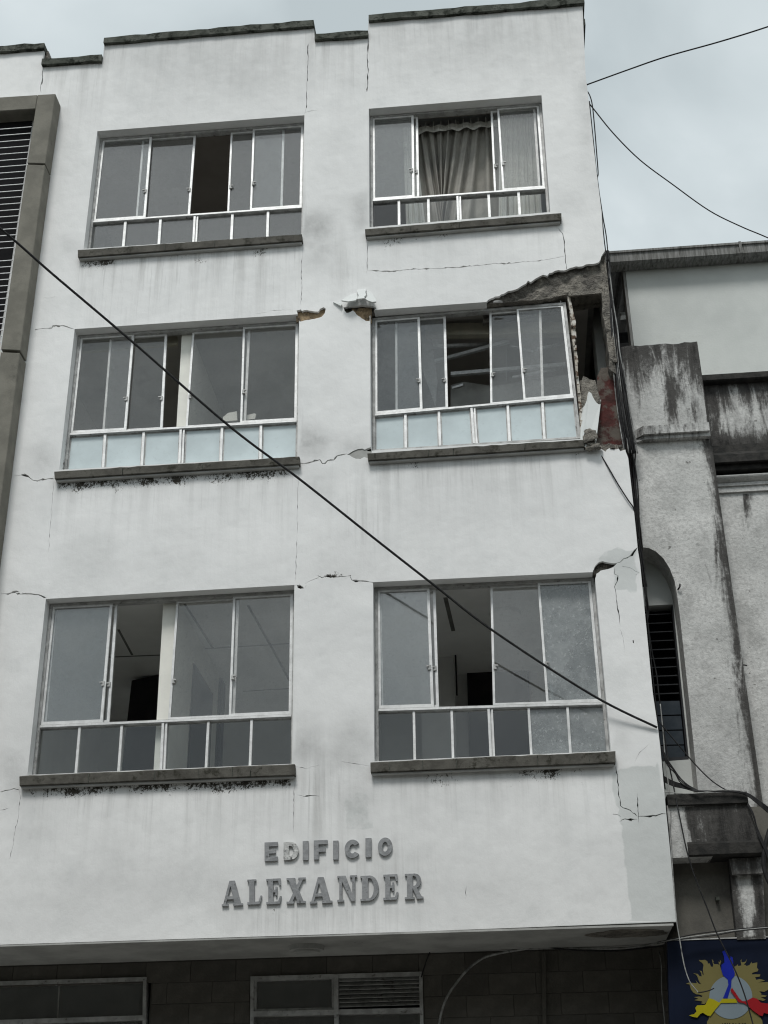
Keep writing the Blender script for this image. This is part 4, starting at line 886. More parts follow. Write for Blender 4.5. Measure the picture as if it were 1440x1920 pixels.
# ---- building name letters
SX = 1/3.13
EDI = [('E',363,440,122,232),('D',475,563,120,226),('I',587,620,115,227),('F',652,732,110,222),('I',765,796,113,224),('C',833,925,107,215),('I',955,990,98,210),('O',1028,1113,95,202)]
ALX = [('A',112,235,348,495),('L',262,347,340,487),('E',373,462,336,485),('X',492,603,331,481),('A',628,760,327,480),('N',790,905,318,470),('D',925,1032,318,465),('E',1060,1147,311,460),('R',1186,1295,306,455)]
def arc(cx, cy, rx, ry, a0, a1, n=14): return [(cx+rx*math.cos(R(a0+(a1-a0)*i/n)), cy+ry*math.sin(R(a0+(a1-a0)*i/n))) for i in range(n+1)]
RC = lambda a, b, c, d: [(a,c),(b,c),(b,d),(a,d)]
SANS = {'E': ([RC(0,.36,0,1),RC(0,1,0,.22),RC(0,1,.78,1),RC(0,.85,.4,.6)],[]), 'F': ([RC(0,.36,0,1),RC(0,1,.78,1),RC(0,.85,.38,.58)],[]), 'I': ([RC(0,1,0,1)],[]),
 'D': ([[(0,0),(.45,0)]+arc(.45,.5,.55,.5,-85,85)+[(.45,1),(0,1)]],[[(.34,.22),(.45,.22)]+arc(.45,.5,.22,.28,-80,80)+[(.45,.78),(.34,.78)]]),
 'O': ([arc(.5,.5,.5,.5,0,350,27)],[arc(.5,.5,.19,.27,0,350,20)]),
 'C': ([arc(.5,.5,.5,.5,35,325,24)+[(.66,.33)]+arc(.5,.5,.19,.25,310,50,16)+[(.66,.67)]],[])}
SER = {'L': ([RC(.13,.48,.05,.95),RC(0,.6,.92,1),[(0,0),(.88,0),(1,.34),(.9,.34),(.78,.11),(0,.10)]],[]),
 'E': ([RC(.13,.45,.05,.95),[(0,0),(.9,0),(1,.3),(.9,.3),(.78,.10),(0,.09)],[(0,.91),(.78,.91),(.86,.72),(.96,.72),(.94,1),(0,1)],RC(.3,.66,.46,.56),RC(.6,.72,.34,.68)],[]),
 'A': ([[(.06,.04),(.18,.04),(.46,.95),(.36,1),(.34,.93)],[(.36,1),(.62,1),(.93,.04),(.62,.04),(.44,.72),(.38,.86)],RC(.22,.72,.26,.38),RC(0,.32,0,.08),RC(.54,1,0,.08)],[]),
 'X': ([[(.06,1),(.38,1),(.94,0),(.62,0)],[(.74,1),(.92,1),(.26,0),(.08,0)],RC(0,.45,.92,1),RC(.62,1,.92,1),RC(0,.38,0,.08),RC(.52,1,0,.08)],[]),
 'N': ([RC(.1,.24,.05,.95),[(.1,1),(.42,1),(.9,0),(.72,0)],RC(.76,.9,.05,.95),RC(0,.4,.92,1),RC(0,.34,0,.08),RC(.64,1,.92,1),RC(.68,.9,0,.06)],[]),
 'D': ([[(.1,0),(.5,0)]+arc(.5,.5,.5,.5,-80,80)+[(.5,1),(.1,1)],RC(0,.4,.92,1),RC(0,.4,0,.08)],[[(.42,.1),(.5,.1)]+arc(.5,.5,.24,.4,-78,78)+[(.5,.9),(.42,.9)]]),
 'R': ([RC(.12,.42,.05,.95),[(.12,.42),(.5,.42)]+arc(.52,.71,.36,.29,-85,85)+[(.5,1),(.12,1)],[(.4,.46),(.62,.46),(.96,.04),(.66,.04)],RC(0,.34,.92,1),RC(0,.52,0,.08),RC(.64,1,0,.08)],[[(.42,.52),(.5,.52)]+arc(.5,.71,.15,.19,-80,80)+[(.5,.91),(.42,.91)]])}
def sign(spec, table, label, serif):
    c = at(380+spec[0][1]*SX, 1540+spec[0][4]*SX, -0.03); r_ = empty('building_name', c, label, 'lettering')
    for n_, (ch, x0, x1, y0, y1) in enumerate(spec):
        def mp_(p_):
            u, v = p_; zx = x0+u*(x1-x0); zy = y1-v*(y1-y0)-0.05*(zx-(x0+x1)/2)
            return xz(380+zx*SX, 1540+zy*SX, -0.022)
        outs, hs = table[ch]; mb = MB(); sheet(mb, [[mp_(p_) for p_ in o_] for o_ in outs], [[mp_(p_) for p_ in h] for h in hs], -0.022, -0.002)
        w_ = (not serif and ch == 'D')
        o = mb.build('letter', M['letterw'] if w_ else M['letter'], r_); o['label'] = 'letter '+ch
sign(EDI, SANS, 'grey metal letters reading EDIFICIO, the upper word on the white wall', False)
sign(ALX, SER, 'grey metal serif letters reading ALEXANDER, the lower word on the white wall', True)
# ================================================================== pale building behind, top right
PB = empty('pale_building', (5.0, 4.0, 0.13), 'plain pale grey green building with a grimy gutter, behind the stained old building', 'building')
YP = 2.6
q = [xz(1170,486,YP), xz(1700,440,YP), xz(1700,1000,YP), xz(1215,1000,YP)]
mb = MB(); mb.quadslab([q[0], (9.5, q[0][1]), (9.5, 4.0), (q[0][0], 4.0)], YP, YP+0.25); mb.build('wall', M['pale'], PB)
mb = MB(); mb.quadslab([(q[0][0]-0.035, q[0][1]-.05), (q[0][0]-0.004, q[0][1]-.05), (q[0][0]-0.004, 4.0), (q[0][0]-0.035, 4.0)], YP-0.01, YP+0.2); mb.build('corner_trim', M['gutter'], PB)
mb = MB(); mb.box(0.8, q[0][0]-0.03, 4.6, 4.7, 3.0, q[0][1]+0.6); mb.build('recess_wall', M['roomd'], PB)
pbox('recess_panel', M['pale'], [(1146,532),(1168,530),(1172,560),(1150,562)], 4.4, 4.5, PB)
pbox('recess_board', M['black'], [(1148,545),(1156,544),(1164,566),(1152,572)], 4.2, 4.3, PB)
pbox('recess_beam', M['slat'], [(1140,500),(1172,498),(1173,528),(1143,530)], 3.9, 4.3, PB)
pbox('recess_shelf', M['gutter'], [(1148,558),(1176,556),(1176,559),(1148,561)], 4.0, 4.1, PB)
pbox('recess_fitting', M['slatw'], [(1163,586),(1176,584),(1177,590),(1164,592)], 4.0, 4.1, PB)
pbox('recess_beam', M['slat'], [(1158,624),(1184,622),(1185,642),(1160,644)], 3.9, 4.3, PB)
YGt = 2.40
a, b, c_, d_ = at(1138,473,YGt), at(1138,491,YGt), at(1138,500,YGt+0.06), at(1138,474,YGt)
x0, x1 = a.x-0.5, 9.5
prof = [(YGt-.02, a.z), (YGt-.02, a.z-.03), (YGt, a.z-.035), (YGt+.005, b.z), (YGt-.012, b.z-.015), (YGt+.02, b.z-.03), (YGt+.06, c_.z+.01), (YGt+.195, c_.z+.01), (YGt+.195, a.z)]
def sweep(prof, x0, x1, name, mat, par, caps=True):
    n = len(prof); mb = MB(); mb.add([(x0, y, z) for y, z in prof]+[(x1, y, z) for y, z in prof], [tuple(range(n)), tuple(range(n, 2*n))[::-1]]+[(i, (i+1) % n, n+(i+1) % n, n+i) for i in range(n)])
    return mb.build(name, mat, par)
sweep(prof, x0, x1, 'gutter', M['gutter'], PB)
gz = at(1387,455,YGt); mb = MB(); mb.box(gz.x-.02, gz.x+.012, YGt-.03, YGt+.18, c_.z+.005, a.z+.004); mb.build('gutter_joint', M['gutter'], PB)
mb = MB(); n = 240; vs = []
for i in range(n+1):
    x = x0+(x1-x0)*i/n; zz = a.z+0.02+0.022*math.sin(2*math.pi*(x-x0)/0.16)
    vs += [(x, YGt+.08, zz), (x, YGt+.08, zz+.012), (x, 7.0, zz+.9+.012), (x, 7.0, zz+.9)]
mb.add(vs, [(4*i+k_, 4*(i+1)+k_, 4*(i+1)+(k_+1) % 4, 4*i+(k_+1) % 4) for i in range(n) for k_ in range(4)]+[(0,1,2,3), tuple(4*n+i for i in (3,2,1,0))])
mb.build('corrugated_roof', M['roofing'], PB)
# ================================================================== old stained building on the right
OB = empty('old_building', (3.5, 3.0, 0.13), 'old grey building with black water stains and an arched niche, beside the white building', 'building')
YO = 0.30
XR = at(1330,800,YO).x
ZT = at(1240,645,YO).z
XL = 1.40
ZB = at(1330,1500,YO).z
arch = [xz(a, b, YO) for a, b in [(1203,1026),(1216,1027),(1230,1034),(1244,1047),(1256,1066),(1265,1090),(1270,1118),(1276,1165),(1290,1295),(1301,1400),(1309,1485)]]
zb_ = arch[-1][1]
niche = arch + [(arch[-1][0], zb_-0.01), (XL-0.2, zb_-0.01), (XL-0.2, arch[0][1])]
rnd = random.Random(1)
top = [(XL+(XR-XL)*i/12, ZT+rnd.uniform(-.012, .008)) for i in range(13)]
mb = MB(); sheet(mb, [[(XL, ZB-0.3)]+[(XL, ZT)]+top+[(XR, ZB-0.3)]], [niche], YO, None, grid=0.055, deep=lambda m_: (0.66 if (m_[0] < arch[-1][0]+0.02 and m_[1] < arch[0][1]+0.02 and m_[1] > zb_-0.03 and m_[0] > XL+0.005) else 0.9))
pil = mb.build('stained_wall', M['old'], OB)
def old_stain(X, Y, V):
    ed = 1330+(Y-800)*0.1345                      # right edge in the photo
    r = np.clip(1.12-(Y-640)/150, 0, 1)*.92        # black crown under the top
    r = np.maximum(r, gauss(X, Y, [(1260,740,17,95,.95),(1175,700,14,60,.55),(1300,765,18,45,.6),(1212,700,16,22,.8)]))
    r = np.maximum(r, np.where(Y > 800, np.exp(-np.maximum(0, ed-X)/22)*.9, 0))
    r = np.maximum(r, gauss(X, Y, [(1400,1480,40,30,.55),(1290,1540,60,40,.7)]))
    r = np.where((Y > 840)*(Y < 1020)*(X < ed-40), r*.4, r)
    g_ = np.where(Y < 800, .45, np.clip((Y-900)/600, 0, 1)*.55)
    return r, g_, np.zeros(len(X)), np.zeros(len(X))
paint(pil, old_stain)
mb = MB(); sheet(mb, [[(XL-.1, zb_-.6), (arch[-1][0]+.1, zb_-.6), (arch[-1][0]+.1, arch[0][1]+.1), (XL-.1, arch[0][1]+.1)]], [[xz(a, b, 0.60) for a, b in [(1190,1137),(1262,1133),(1292,1424),(1215,1430)]]], 0.60, 0.75); mb.build('niche_wall', M['pale'], OB)
LV = MB(); LV.ring([xz(a, b, 0.64) for a, b in [(1185,1135),(1264,1130),(1294,1425),(1210,1431)]], .02, .03, .03, .03, 0.62, 0.70); LW = LV.build('louvre_window', M['slat'], OB)
mb = MB(); mb.pquad([(1185,1135),(1266,1130),(1296,1428),(1210,1431)], 0.86, 0.9); mb.build('window_backing', M['black'], LW)
for i in range(10):
    py = 1150+i*16.6; P0, P1 = at(1195,py+3,0.63), at(1258+(py-1140)*.1,py,0.63)
    mb = MB(); mb.add([(P0.x,.645,P0.z),(P1.x,.645,P1.z),(P1.x,.72,P1.z+.035),(P0.x,.72,P0.z+.035),(P0.x,.645,P0.z+.006),(P1.x,.645,P1.z+.006),(P1.x,.72,P1.z+.041),(P0.x,.72,P0.z+.041)], [(3,2,1,0),(4,5,6,7),(0,1,5,4),(1,2,6,5),(2,3,7,6),(3,0,4,7)])
    mb.build('louvre_slat', M['slat'], LW)
for i in range(4):
    py = 1314+i*28; mb = MB(); mb.pquad([(1195,py+1.5),(1274+(py-1314)*.1,py),(1277+(py-1314)*.1,py+25.5),(1200,py+27)], 0.645+.004*(i % 2), 0.655+.004*(i % 2)); mb.build('louvre_slat', M['slatblue'], LW)
# moulding on the pilaster with a chamfered left return
def mould(pts, z0, z1, name, mat, par, slope=0.0):   # pts: plan polyline (x,y) of the front face, going right
    mb = MB(); n = len(pts); vs = []
    for x, y in pts: vs += [(x, y, z0), (x, y, z1), (x, YO+.02, z1), (x, YO+.02, z0)]
    mb.add(vs, [(0,1,2,3), tuple(4*(n-1)+i for i in (3,2,1,0))]+[(4*i+k_, 4*(i+1)+k_, 4*(i+1)+(k_+1) % 4, 4*i+(k_+1) % 4) for i in range(n-1) for k_ in range(4)])
    o = mb.build(name, mat, par); return o
for (pt, pb, yy) in [((1260,795.5),(1260,811),0.20),((1260,812),(1260,821),0.235)]:
    z1, z0 = at(*pt, yy).z, at(*pb, yy).z; xa, xb, xc = at(1187,815,YO).x, at(1206,805,yy).x, at(1329,792,yy).x
    o = mould([(xa, YO-.004), (xb, yy), (xc, yy)], z0, z1, 'moulding', M['old'], OB)
    paint(o, lambda X, Y, V: (np.clip(.30+.35*np.exp(-((X-1205)/14)**2), 0, 1), .4+0*X, 0*X, 0*X))
# bay to the right: coping, parapet, cornice
YB = 0.50; XB0, XB1 = XR-0.02, 7.0
def zb(py, y): return at(1400, py, y).z
prof = [(YB-.08, zb(698,YB-.08)), (YB-.09, zb(708,YB-.09)), (YB-.075, zb(711,YB-.075)), (YB+.3, zb(711,YB-.075)), (YB+.3, zb(698,YB-.08))]
o = sweep(prof, XB0, XB1, 'coping', M['ink'], OB)
def subsheet(x0, x1, z0, z1, y0, y1, name, stain, grid=0.055, mat='old'):
    mb = MB(); sheet(mb, [[(x0, z0), (x1, z0), (x1, z1), (x0, z1)]], [], y0, None, grid=grid, deep=lambda m_: y1); o = mb.build(name, M[mat], OB); paint(o, stain); return o
subsheet(XB0, XB0+1.4, zb(838,YB), zb(709,YB), YB, YB+.25, 'parapet', lambda X, Y, V: (np.clip(.72+.5*np.exp(-((Y-840)/18)**2)+.35*np.exp(-((Y-715)/15)**2)-.35*np.exp(-((Y-790)/30)**2)*(X > 1345)+.5*np.exp(-((X-1335)/10)**2), 0, 1), .2+0*X, 0*X, 0*X))
subsheet(XB0+1.401, XB1, zb(838,YB), zb(709,YB), YB, YB+.25, 'parapet', lambda X, Y, V: (.6+0*X, .2+0*X, 0*X, 0*X), grid=0.3)
XC = at(1338,890,YB-.1).x
o = sweep([(YB-.03, zb(835,YB)), (YB-.05, zb(846,YB-.05)), (YB-.15, zb(850,YB-.15)), (YB-.16, zb(864,YB-.16)), (YB-.10, zb(868,YB-.10)), (YB-.10, zb(879,YB-.10)), (YB+.1, zb(879,YB-.10)), (YB+.1, zb(835,YB))], XB0+.01, XB1, 'cornice', M['ink'], OB)
zz0, zz1 = zb(904,YB-.03), zb(882,YB-.1)
pr = [(YB+.1, zz1)]+[(YB-.02-.075*math.sin(math.pi*t_/8), zz1+(zz0-zz1)*t_/8) for t_ in range(9)]+[(YB-.035, zz0), (YB-.04, zb(909,YB-.04)), (YB-.02, zb(911,YB-.02)), (YB-.025, zb(921,YB-.025)), (YB+.1, zb(921,YB-.025))]
o = sweep(pr, XC, XB1, 'torus_moulding', M['old'], OB)
mbx = o.data
paint(o, lambda X, Y, V: (.05+0*X, .25+0*X, 0*X, 0*X))
XC2 = XR-0.02
subsheet(XC2, XC2+1.3, 2.2, zb(919,YB), YB, YB+.25, 'bay_wall', lambda X, Y, V: (np.clip(gauss(X, Y, [(1402,940,9,48,.95),(1440,1500,20,60,.2)])+np.exp(-np.maximum(0, X-(1334+(Y-880)*.145))/4)*.5, 0, 1), .12+0*X, 0*X, 0*X))
subsheet(XC2+1.301, XB1, 2.2, zb(919,YB), YB, YB+.25, 'bay_wall', lambda X, Y, V: (.1+0*X, .1+0*X, 0*X, 0*X), grid=0.3)
mb = MB(); mb.box(XL, XR-.01, .92, 2.4, 3.4, ZT-.02); mb.build('inner_block', M['old'], OB)
# hood over the doorway
YH = 0.06
hood = MB(); q = [xz(a, b, YH+.02) for a, b in [(1236,1511),(1402,1504),(1426,1578),(1431,1602),(1248,1609)]]
sheet(hood, [[(max(q[0][0], 1.33), q[0][1]), q[1], q[2], q[3], (max(q[4][0], 1.33), q[4][1])]], [], YH+.02, None, grid=0.05, deep=lambda m_: 0.5); ho = hood.build('hood', M['old'], OB)
paint(ho, lambda X, Y, V: (np.clip(.15+1.0*(1/(1+np.exp(-(X-1281-(Y-1510)*.19)/4))), 0, 1), .5+0*X, 0*X, 0*X))
zt2, zb2 = at(1320,1487,YH).z, at(1320,1508,YH).z
o = sweep([(YH, zt2), (YH-.01, zb2), (YH+.04, zb2-.004), (.6, zb2-.004), (.6, zt2+.01)], 1.34, at(1401,1490,YH).x, 'hood_cap', M['ink'], OB)
zb3, zt3 = at(1340,1604,YH).z, at(1340,1577,YH).z
sweep([(YH+.004, zt3), (YH-.008, zt3-.02), (YH-.008, zb3+.01), (YH+.01, zb3-.002), (.5, zb3-.002), (.5, zt3)], at(1290,1590,YH).x, at(1430,1590,YH).x, 'hood_band', M['ink'], OB)
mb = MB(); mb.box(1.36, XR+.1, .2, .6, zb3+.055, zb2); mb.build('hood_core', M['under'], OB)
# wall under the hood, capital and column
YW = 0.30
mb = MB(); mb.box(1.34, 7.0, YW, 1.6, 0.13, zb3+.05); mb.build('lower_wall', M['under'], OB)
q = [xz(a, b, .14) for a, b in [(1367,1610),(1430,1607),(1431,1637),(1373,1640)]]; mb = MB(); sheet(mb, [q], [], .14, None, grid=.05, deep=lambda m_: .3); o = mb.build('capital', M['old'], OB); paint(o, lambda X, Y, V: (.8+0*X, .8+0*X, 0*X, 0*X))
q = [xz(a, b, .20) for a, b in [(1369,1638),(1430,1634),(1436,1760),(1382,1762)]]; mb = MB(); sheet(mb, [q], [], .20, None, grid=.05, deep=lambda m_: .3); o = mb.build('column', M['old'], OB)
paint(o, lambda X, Y, V: (np.clip(np.exp(-np.maximum(0, X-1372-(Y-1640)*.08)/9)*1.2+np.exp(-((X-1425)/9)**2)*.7+.35, 0, 1), .3+0*X, 0*X, 0*X))
mb = MB(); p_ = at(1345,1686,.27); mb.box(p_.x-.014, p_.x+.014, .24, .31, p_.z-.014, p_.z+.014); mb.build('wall_bolt', M['coping'], OB)
mb = MB(); p_ = at(1393,1249,YB-.02); mb.tube([(p_.x-.03, YB+.02, p_.z), (p_.x, YB-.05, p_.z), (p_.x+.03, YB-.06, p_.z-.01)], .006, 5); mb.build('iron_hook', M['cable'], OB)
mb = MB(); p_ = at(1272,1103,YO-.02); mb.tube([tuple(at(1271,1106,YO-.01)), tuple(at(1275,1100,YO-.04)), tuple(at(1275,1095,YO-.04))], .008, 5); mb.build('iron_hook', M['cable'], OB)
# ================================================================== navy sign with its emblem
YS = 0.21
c = at(1340,1900,YS)
SG = empty('wall_sign', (c.x, YS, 2.3), 'navy blue sign board with a gold flame emblem, right of the tiled ground floor', 'sign')
def sp(zx, zy, y=YS): return xz(1240+zx/7.2, 1740+zy/7.2, y)
q = [xz(1251,1764,YS), xz(1520,1754,YS), xz(1545,2120,YS), xz(1262,2130,YS)]
mb = MB(); mb.quadslab([q[0], q[1], q[2], q[3]], YS, YS+.08); mb.build('panel', M['navy'], SG)
mb = MB(); mb.pbar((1251,1763), (1520,1753.5), 2.2, YS-.006, YS+.07); mb.build('panel_edge', M['alud'], SG)
GOLD_L = [(835,640),(805,560),(790,510),(800,470),(808,455),(790,428),(795,460),(770,455),(775,480),(790,500),(760,490),(715,488),(700,470),(705,450),(680,418),(690,460),(700,500),(690,530),(670,520),(650,478),(640,475),(630,490),(620,450),(590,430),(540,435),(505,432),(520,452),(550,470),(570,500),(560,560),(572,640),(555,625),(548,585),(515,575),(538,610),(545,655),(515,650),(490,620),(430,613),(470,630),(490,665),(500,700),(520,740),(543,762),(505,752),(460,705),(482,745),(440,745),(380,735),(330,755),(380,762),(400,830),(430,870),(470,895),(515,900),(555,915),(545,935),(510,925),(440,935),(500,955),(445,975),(540,990),(560,1000),(530,1015),(580,1030),(620,985),(660,990),(930,1000),(930,640)]
GOLD_R = [(930,700),(985,650),(970,545),(1000,508),(1003,520),(1033,488),(1037,515),(1080,505),(1068,440),(1082,422),(1080,460),(1100,465),(1135,455),(1155,418),(1140,470),(1110,492),(1135,500),(1150,515),(1190,500),(1218,455),(1220,480),(1295,465),(1290,540),(1310,560),(1300,585),(1228,605),(1220,628),(1270,625),(1335,628),(1330,655),(1265,665),(1280,700),(1330,690),(1370,700),(1400,712),(1300,735),(1440,730),(1500,720),(1480,790),(1440,835),(1390,862),(1320,855),(1350,885),(1345,900),(1425,915),(1400,932),(1340,935),(1410,970),(1370,985),(1300,965),(1230,990),(930,990)]
GOLD_B = [(640,1190),(720,1115),(930,1050),(1190,1100),(1200,1095),(1320,1190),(1362,1250),(1370,1330),(1300,1450),(620,1450),(615,1270),(640,1230)]
LAY = [('flame_print', 'gold', [GOLD_L, GOLD_R, GOLD_B], .004), ('disc_print', 'silver', [[(936+291*math.cos(2*math.pi*i/48), 936+293*math.sin(2*math.pi*i/48)) for i in range(48)]], .007),
 ('blue_figure_print', 'blue', [[(820,325),(848,305),(885,350),(925,430),(935,384),(960,400),(970,460),(965,540),(988,600),(985,650),(945,700),(940,790),(890,952),(830,952),(903,770),(895,700),(830,640),(808,570),(810,500),(850,470),(845,390)]], .010),
 ('yellow_figure_print', 'yellow', [[(640,950),(700,965),(780,1010),(820,958),(1000,958),(1025,1012),(800,1015),(765,1060),(722,1108),(660,1190),(620,1185),(560,1148),(525,1160),(482,1212),(420,1202),(372,1180),(440,1165),(472,1130),(455,1080),(482,1048),(590,1042),(610,1000)]], .013),
 ('red_figure_print', 'redp', [[(950,808),(975,845),(1050,955),(1090,992),(1140,990),(1230,942),(1290,958),(1340,1012),(1440,1025),(1520,1030),(1520,1165),(1440,1165),(1380,1148),(1362,1192),(1320,1182),(1225,1112),(1165,1050),(1110,1018),(1038,1005),(1005,955),(930,850)]], .016)]
for nm, mt, polys, d_ in LAY:
    mb = MB(); sheet(mb, [[sp(a, b, YS) for a, b in pl] for pl in polys], [], YS-d_, YS-d_+.002); mb.build(nm, M[mt], SG)
mb = MB()
for (x, w_) in [(822,10),(850,22),(885,14),(915,14),(960,16),(1000,12),(1040,24),(1085,22),(1120,20)]: mb.pquad([(1240+x/7.2,1740+(1284+(x % 3)*3)/7.2),(1240+(x+w_)/7.2,1740+(1282+(x % 5))/7.2),(1240+(x+w_)/7.2,1740+1330/7.2),(1240+x/7.2,1740+1330/7.2)], YS-.02, YS-.0175)
mb.build('caption_print', M['black'], SG)
# ================================================================== cables
def spline(P, n=6):
    o = []
    for i in range(len(P)-1):
        p0, p1, p2, p3 = P[max(i-1, 0)], P[i], P[i+1], P[min(i+2, len(P)-1)]
        for k_ in range(n):
            t_ = k_/n; o.append(tuple(0.5*((2*p1[j])+(-p0[j]+p2[j])*t_+(2*p0[j]-5*p1[j]+4*p2[j]-p3[j])*t_*t_+(-p0[j]+3*p1[j]-3*p2[j]+p3[j])*t_**3) for j in range(len(p1))))
    o.append(tuple(P[-1])); return o
def cable(pts, wpx, label, mat='cable', group=None, name='cable', n=6):
    """pts: (px, py, y) control points"""
    sp_ = spline(pts, n); P = [at(a, b, y) for a, b, y in sp_]; r_ = [max(.002, wpx*.5*mpp(a, b, y)) for a, b, y in sp_]
    mb = MB(); mb.tube(P, r_, 6); o = mb.build(name, M[mat]); tag(o, label, 'cable', group); return o
cable([(-420,90,-3.4),(-200,266,-2.6),(0,428,-1.9),(100,515,-1.6),(245,638,-1.25),(430,799,-.9),(560,897,-.68),(700,1008,-.48),(815,1098,-.34),(925,1183,-.23),(1110,1303,-.1),(1232,1364,-.02)], 4.6, 'thick black cable crossing the whole facade diagonally from upper left', n=8)
cable([(1100,159,.12),(1180,130,.0),(1250,106,-.2),(1350,78,-.5),(1440,50,-.9),(1560,8,-1.3),(1700,-40,-1.8)], 2.9, 'black wire rising to the upper right across the sky')
cable([(1103,192,.12),(1112,203,.12),(1150,250,.1),(1200,300,.1),(1260,345,.1),(1330,395,.1),(1390,425,.1),(1440,446,.1),(1560,500,.1)], 2.6, 'black wire sagging down to the right across the sky above the gutter')
cable([(1102,172,.12),(1107,182,.1),(1111,200,.1),(1115,240,.1),(1119,290,.1),(1121.5,325,.1),(1120,338,.1),(1126,378,.05),(1131,410,.05),(1137,445,.05),(1141,490,.03)], 2.2, 'thin black wire looping off the upper right corner of the white building')
cable([(1105,190,.1),(1110,240,.06),(1114,280,.05),(1118,320,.04),(1122,350,.03),(1126,385,.02),(1129,410,.02),(1133,450,.0),(1138,490,.0)], 2.2, 'thin black wire running tight down the upper right corner edge')
rnd = random.Random(11)
base = [(1136,470),(1140,520),(1144,570),(1149,620),(1153,660),(1159,710),(1167,770),(1178,840)]
wd = [3, 5, 7, 11, 14, 19, 22, 24]
for i in range(15):
    f = (i/14)-.5; pts = [(x+f*w_+rnd.uniform(-1.2, 1.2)+3, y, .10+rnd.uniform(-.05, .05)) for (x, y), w_ in zip(base, wd)]
    pts += [(1184+f*16+rnd.uniform(-1.5, 1.5), 880, .24), (1193+f*8, 960, .26), (1199+f*6, 1030, .28), (1208+f*8+rnd.uniform(-2, 2), 1100, .28)] if i % 3 == 0 else [(pts[-1][0]+1, 850, .16)]
    grey = i in (0, 5, 8, 14)
    cable(pts, rnd.uniform(1.6, 2.6) if grey else rnd.uniform(2.2, 3.8), 'light grey cable in the bundle running down beside the collapsed corner' if grey else 'black cable in the bundle running down beside the collapsed corner', 'cableg' if grey else 'cable', 'grey cables in the corner bundle' if grey else 'black cables in the corner bundle')
cable([(1120,842,.02),(1138,872,-.01),(1160,910,-.02),(1178,938,-.02),(1188,953,-.01),(1192,975,.04),(1197,1010,.1)], 2.6, 'black wire slanting from the broken wall edge down to the building corner')
cable([(1172,790,.1),(1181,835,.14),(1190,870,.18),(1196,915,.2),(1198,960,.2),(1199,1010,.2),(1207,1060,.2),(1212,1110,.2),(1215,1160,.2)], 2.6, 'black wire bowing out beside the moulding of the old building')
cable([(1196,1000,.16),(1199,1045,.16),(1206,1090,.16),(1213,1120,.16),(1216,1150,.2),(1213,1165,.2)], 2.6, 'black wire curving away over the arched niche')
cable([(1196,1010,.1),(1203,1060,.1),(1209,1110,.1),(1214,1165,.1),(1219,1220,.1),(1226,1290,.1),(1233,1355,.1),(1240,1420,.1),(1247,1480,.1)], 2.4, 'black wire running down tight beside the right edge over the louvre window')
cable([(1214,1165,.22),(1222,1220,.22),(1231,1265,.22),(1235,1300,.22),(1243,1360,.22),(1252,1420,.2),(1262,1470,.1),(1276,1540,0),(1289,1600,-.02),(1305,1650,-.03),(1325,1700,-.03),(1345,1752,-.04),(1375,1812,-.05),(1395,1862,-.05),(1413,1925,-.05),(1430,1990,-.05)], 2.7, 'long black wire hanging down past the hood and across the sign')
cable([(1238,1320,.14),(1243,1370,.14),(1248,1430,.12),(1253,1470,.1),(1258,1530,.08),(1256,1560,.06),(1262,1640,.0),(1268,1720,-.02),(1275,1765,-.04),(1283,1810,-.05),(1293,1840,-.05),(1306,1857,-.05),(1309,1861,-.05)], 2.2, 'thin white wire hanging at the right corner with its end over the sign', 'cableg')
cable([(1309,1861,-.05),(1318,1860,-.05),(1330,1857,-.05),(1339,1853,-.05)], 2.2, 'short black wire end at the tip of the white wire')
cable([(1233,1350,.1),(1262,1385,.1),(1285,1412,.12),(1305,1435,.1),(1330,1460,.1),(1352,1476,.08),(1368,1484,.07)], 2.4, 'black wire slanting across the lower louvre panes to the hood top')
for i in range(5):
    j = i*2.3
    cable([(1243,1455+j,.12),(1262,1465+j*.9,.1),(1285,1473+j*.6,.05),(1305,1482+j*.2,.02),(1330,1483+j*.15,.03),(1375,1483+j*.2,.03),(1400,1487+j*.5,.03),(1420,1499+j*.8,.02),(1440,1514+j,.0),(1480,1545+j,.0)], 2.5, 'black cable lying over the hood top and drooping to the right', group='black cables over the hood')
for i in range(3):
    cable([(1240+i,1400+i*4,.1),(1252,1425+i*5,.1),(1262+i*2,1440+i*5,.08),(1275,1458+i*4,.06),(1290,1472+i*2,.03),(1310,1483,.02)], 2.4, 'black cable falling from the corner onto the hood top', group='black cables falling to the hood')
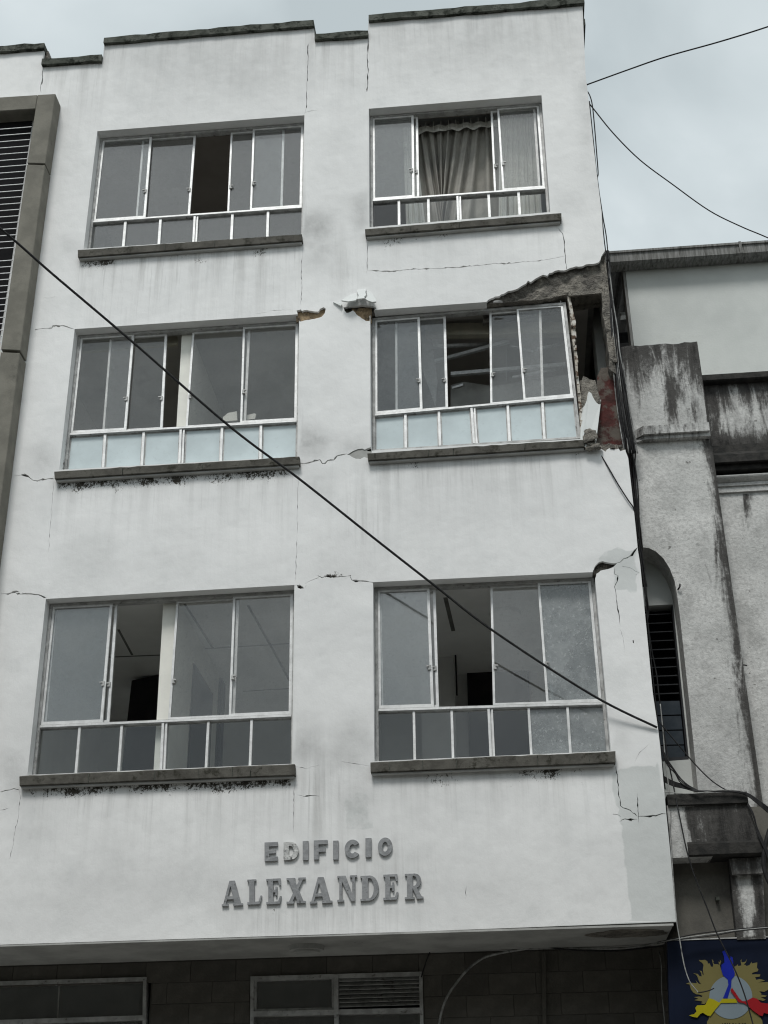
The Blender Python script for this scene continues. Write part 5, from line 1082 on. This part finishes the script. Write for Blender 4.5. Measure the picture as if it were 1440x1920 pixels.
cable([(1243,1484,.03),(1280,1488,.02),(1310,1487,.015),(1345,1482,.01),(1375,1482,.01),(1398,1485,.015)], 1.8, 'thin pale wire lying along the front edge of the hood top', 'cableg')
for i in range(3):
    j = i*2; cable([(1402,1506+j,.05),(1412,1525+j,.04),(1418,1548,.04),(1419+j,1560,.04),(1427+j,1578,.03),(1437+j,1600,.02),(1450+j,1640,.0)], 2.6, 'black cable dropping off the right end of the hood', group='black cables right of the hood')
cable([(1443,1555,.05),(1434,1590,.05),(1432,1615,.05),(1436,1640,.05),(1448,1665,.05)], 9, 'thick dark cable bundle beside the right end of the hood')
for i, (lab, m_, dy, w_) in enumerate([('white conduit running from the soffit corner rightwards above the sign', 'cableg', 0, 2.6), ('black cable just above the white conduit over the sign', 'cable', -4, 2.0), ('black cable just below the white conduit over the sign', 'cable', 3, 1.8)]):
    cable([(1232,1768+dy*.3,.35),(1262,1762+dy*.4,.12),(1300,1756+dy,.12),(1345,1750+dy,.12),(1385,1744+dy*.6,.12),(1440,1739+dy*.4,.12),(1520,1732,.12)], w_, lab, m_)
cable([(820,1945,.88),(826,1905,.88),(838,1870,.88),(858,1840,.88),(880,1815,.88),(905,1797,.9),(925,1790,.9),(960,1783,.9),(1015,1776,.9),(1080,1778,.9),(1150,1779,.88),(1200,1775,.85),(1232,1768,.8)], 4.6, 'grey conduit curving up the ground floor wall to the soffit', 'cableg')
cable([(-100,1813,.93),(0,1807,.93),(150,1803,.93),(300,1800,.93),(380,1794,.93),(450,1790,.93),(560,1788,.93),(700,1784,.93),(860,1782,.93),(960,1780,.93)], 2.2, 'thin pale wire pinned along the junction of soffit and ground floor wall', 'cableg')
cable([(960,1778,.9),(1010,1774,.9),(1060,1780,.88),(1150,1783,.88),(1235,1774,.8),(1250,1768,.7)], 3, 'black cable under the right end of the soffit')
cable([(806,1785,.93),(800,1800,.92),(795,1815,.92),(790,1832,.92)], 2.2, 'short black wire dropping from the soffit to the ground floor louvre')
cable([(1236,1785,.8),(1240,1810,.7),(1241,1860,.7),(1245,1900,.7),(1249,1950,.7)], 2.2, 'grey wire running down the left side of the sign', 'cableg')
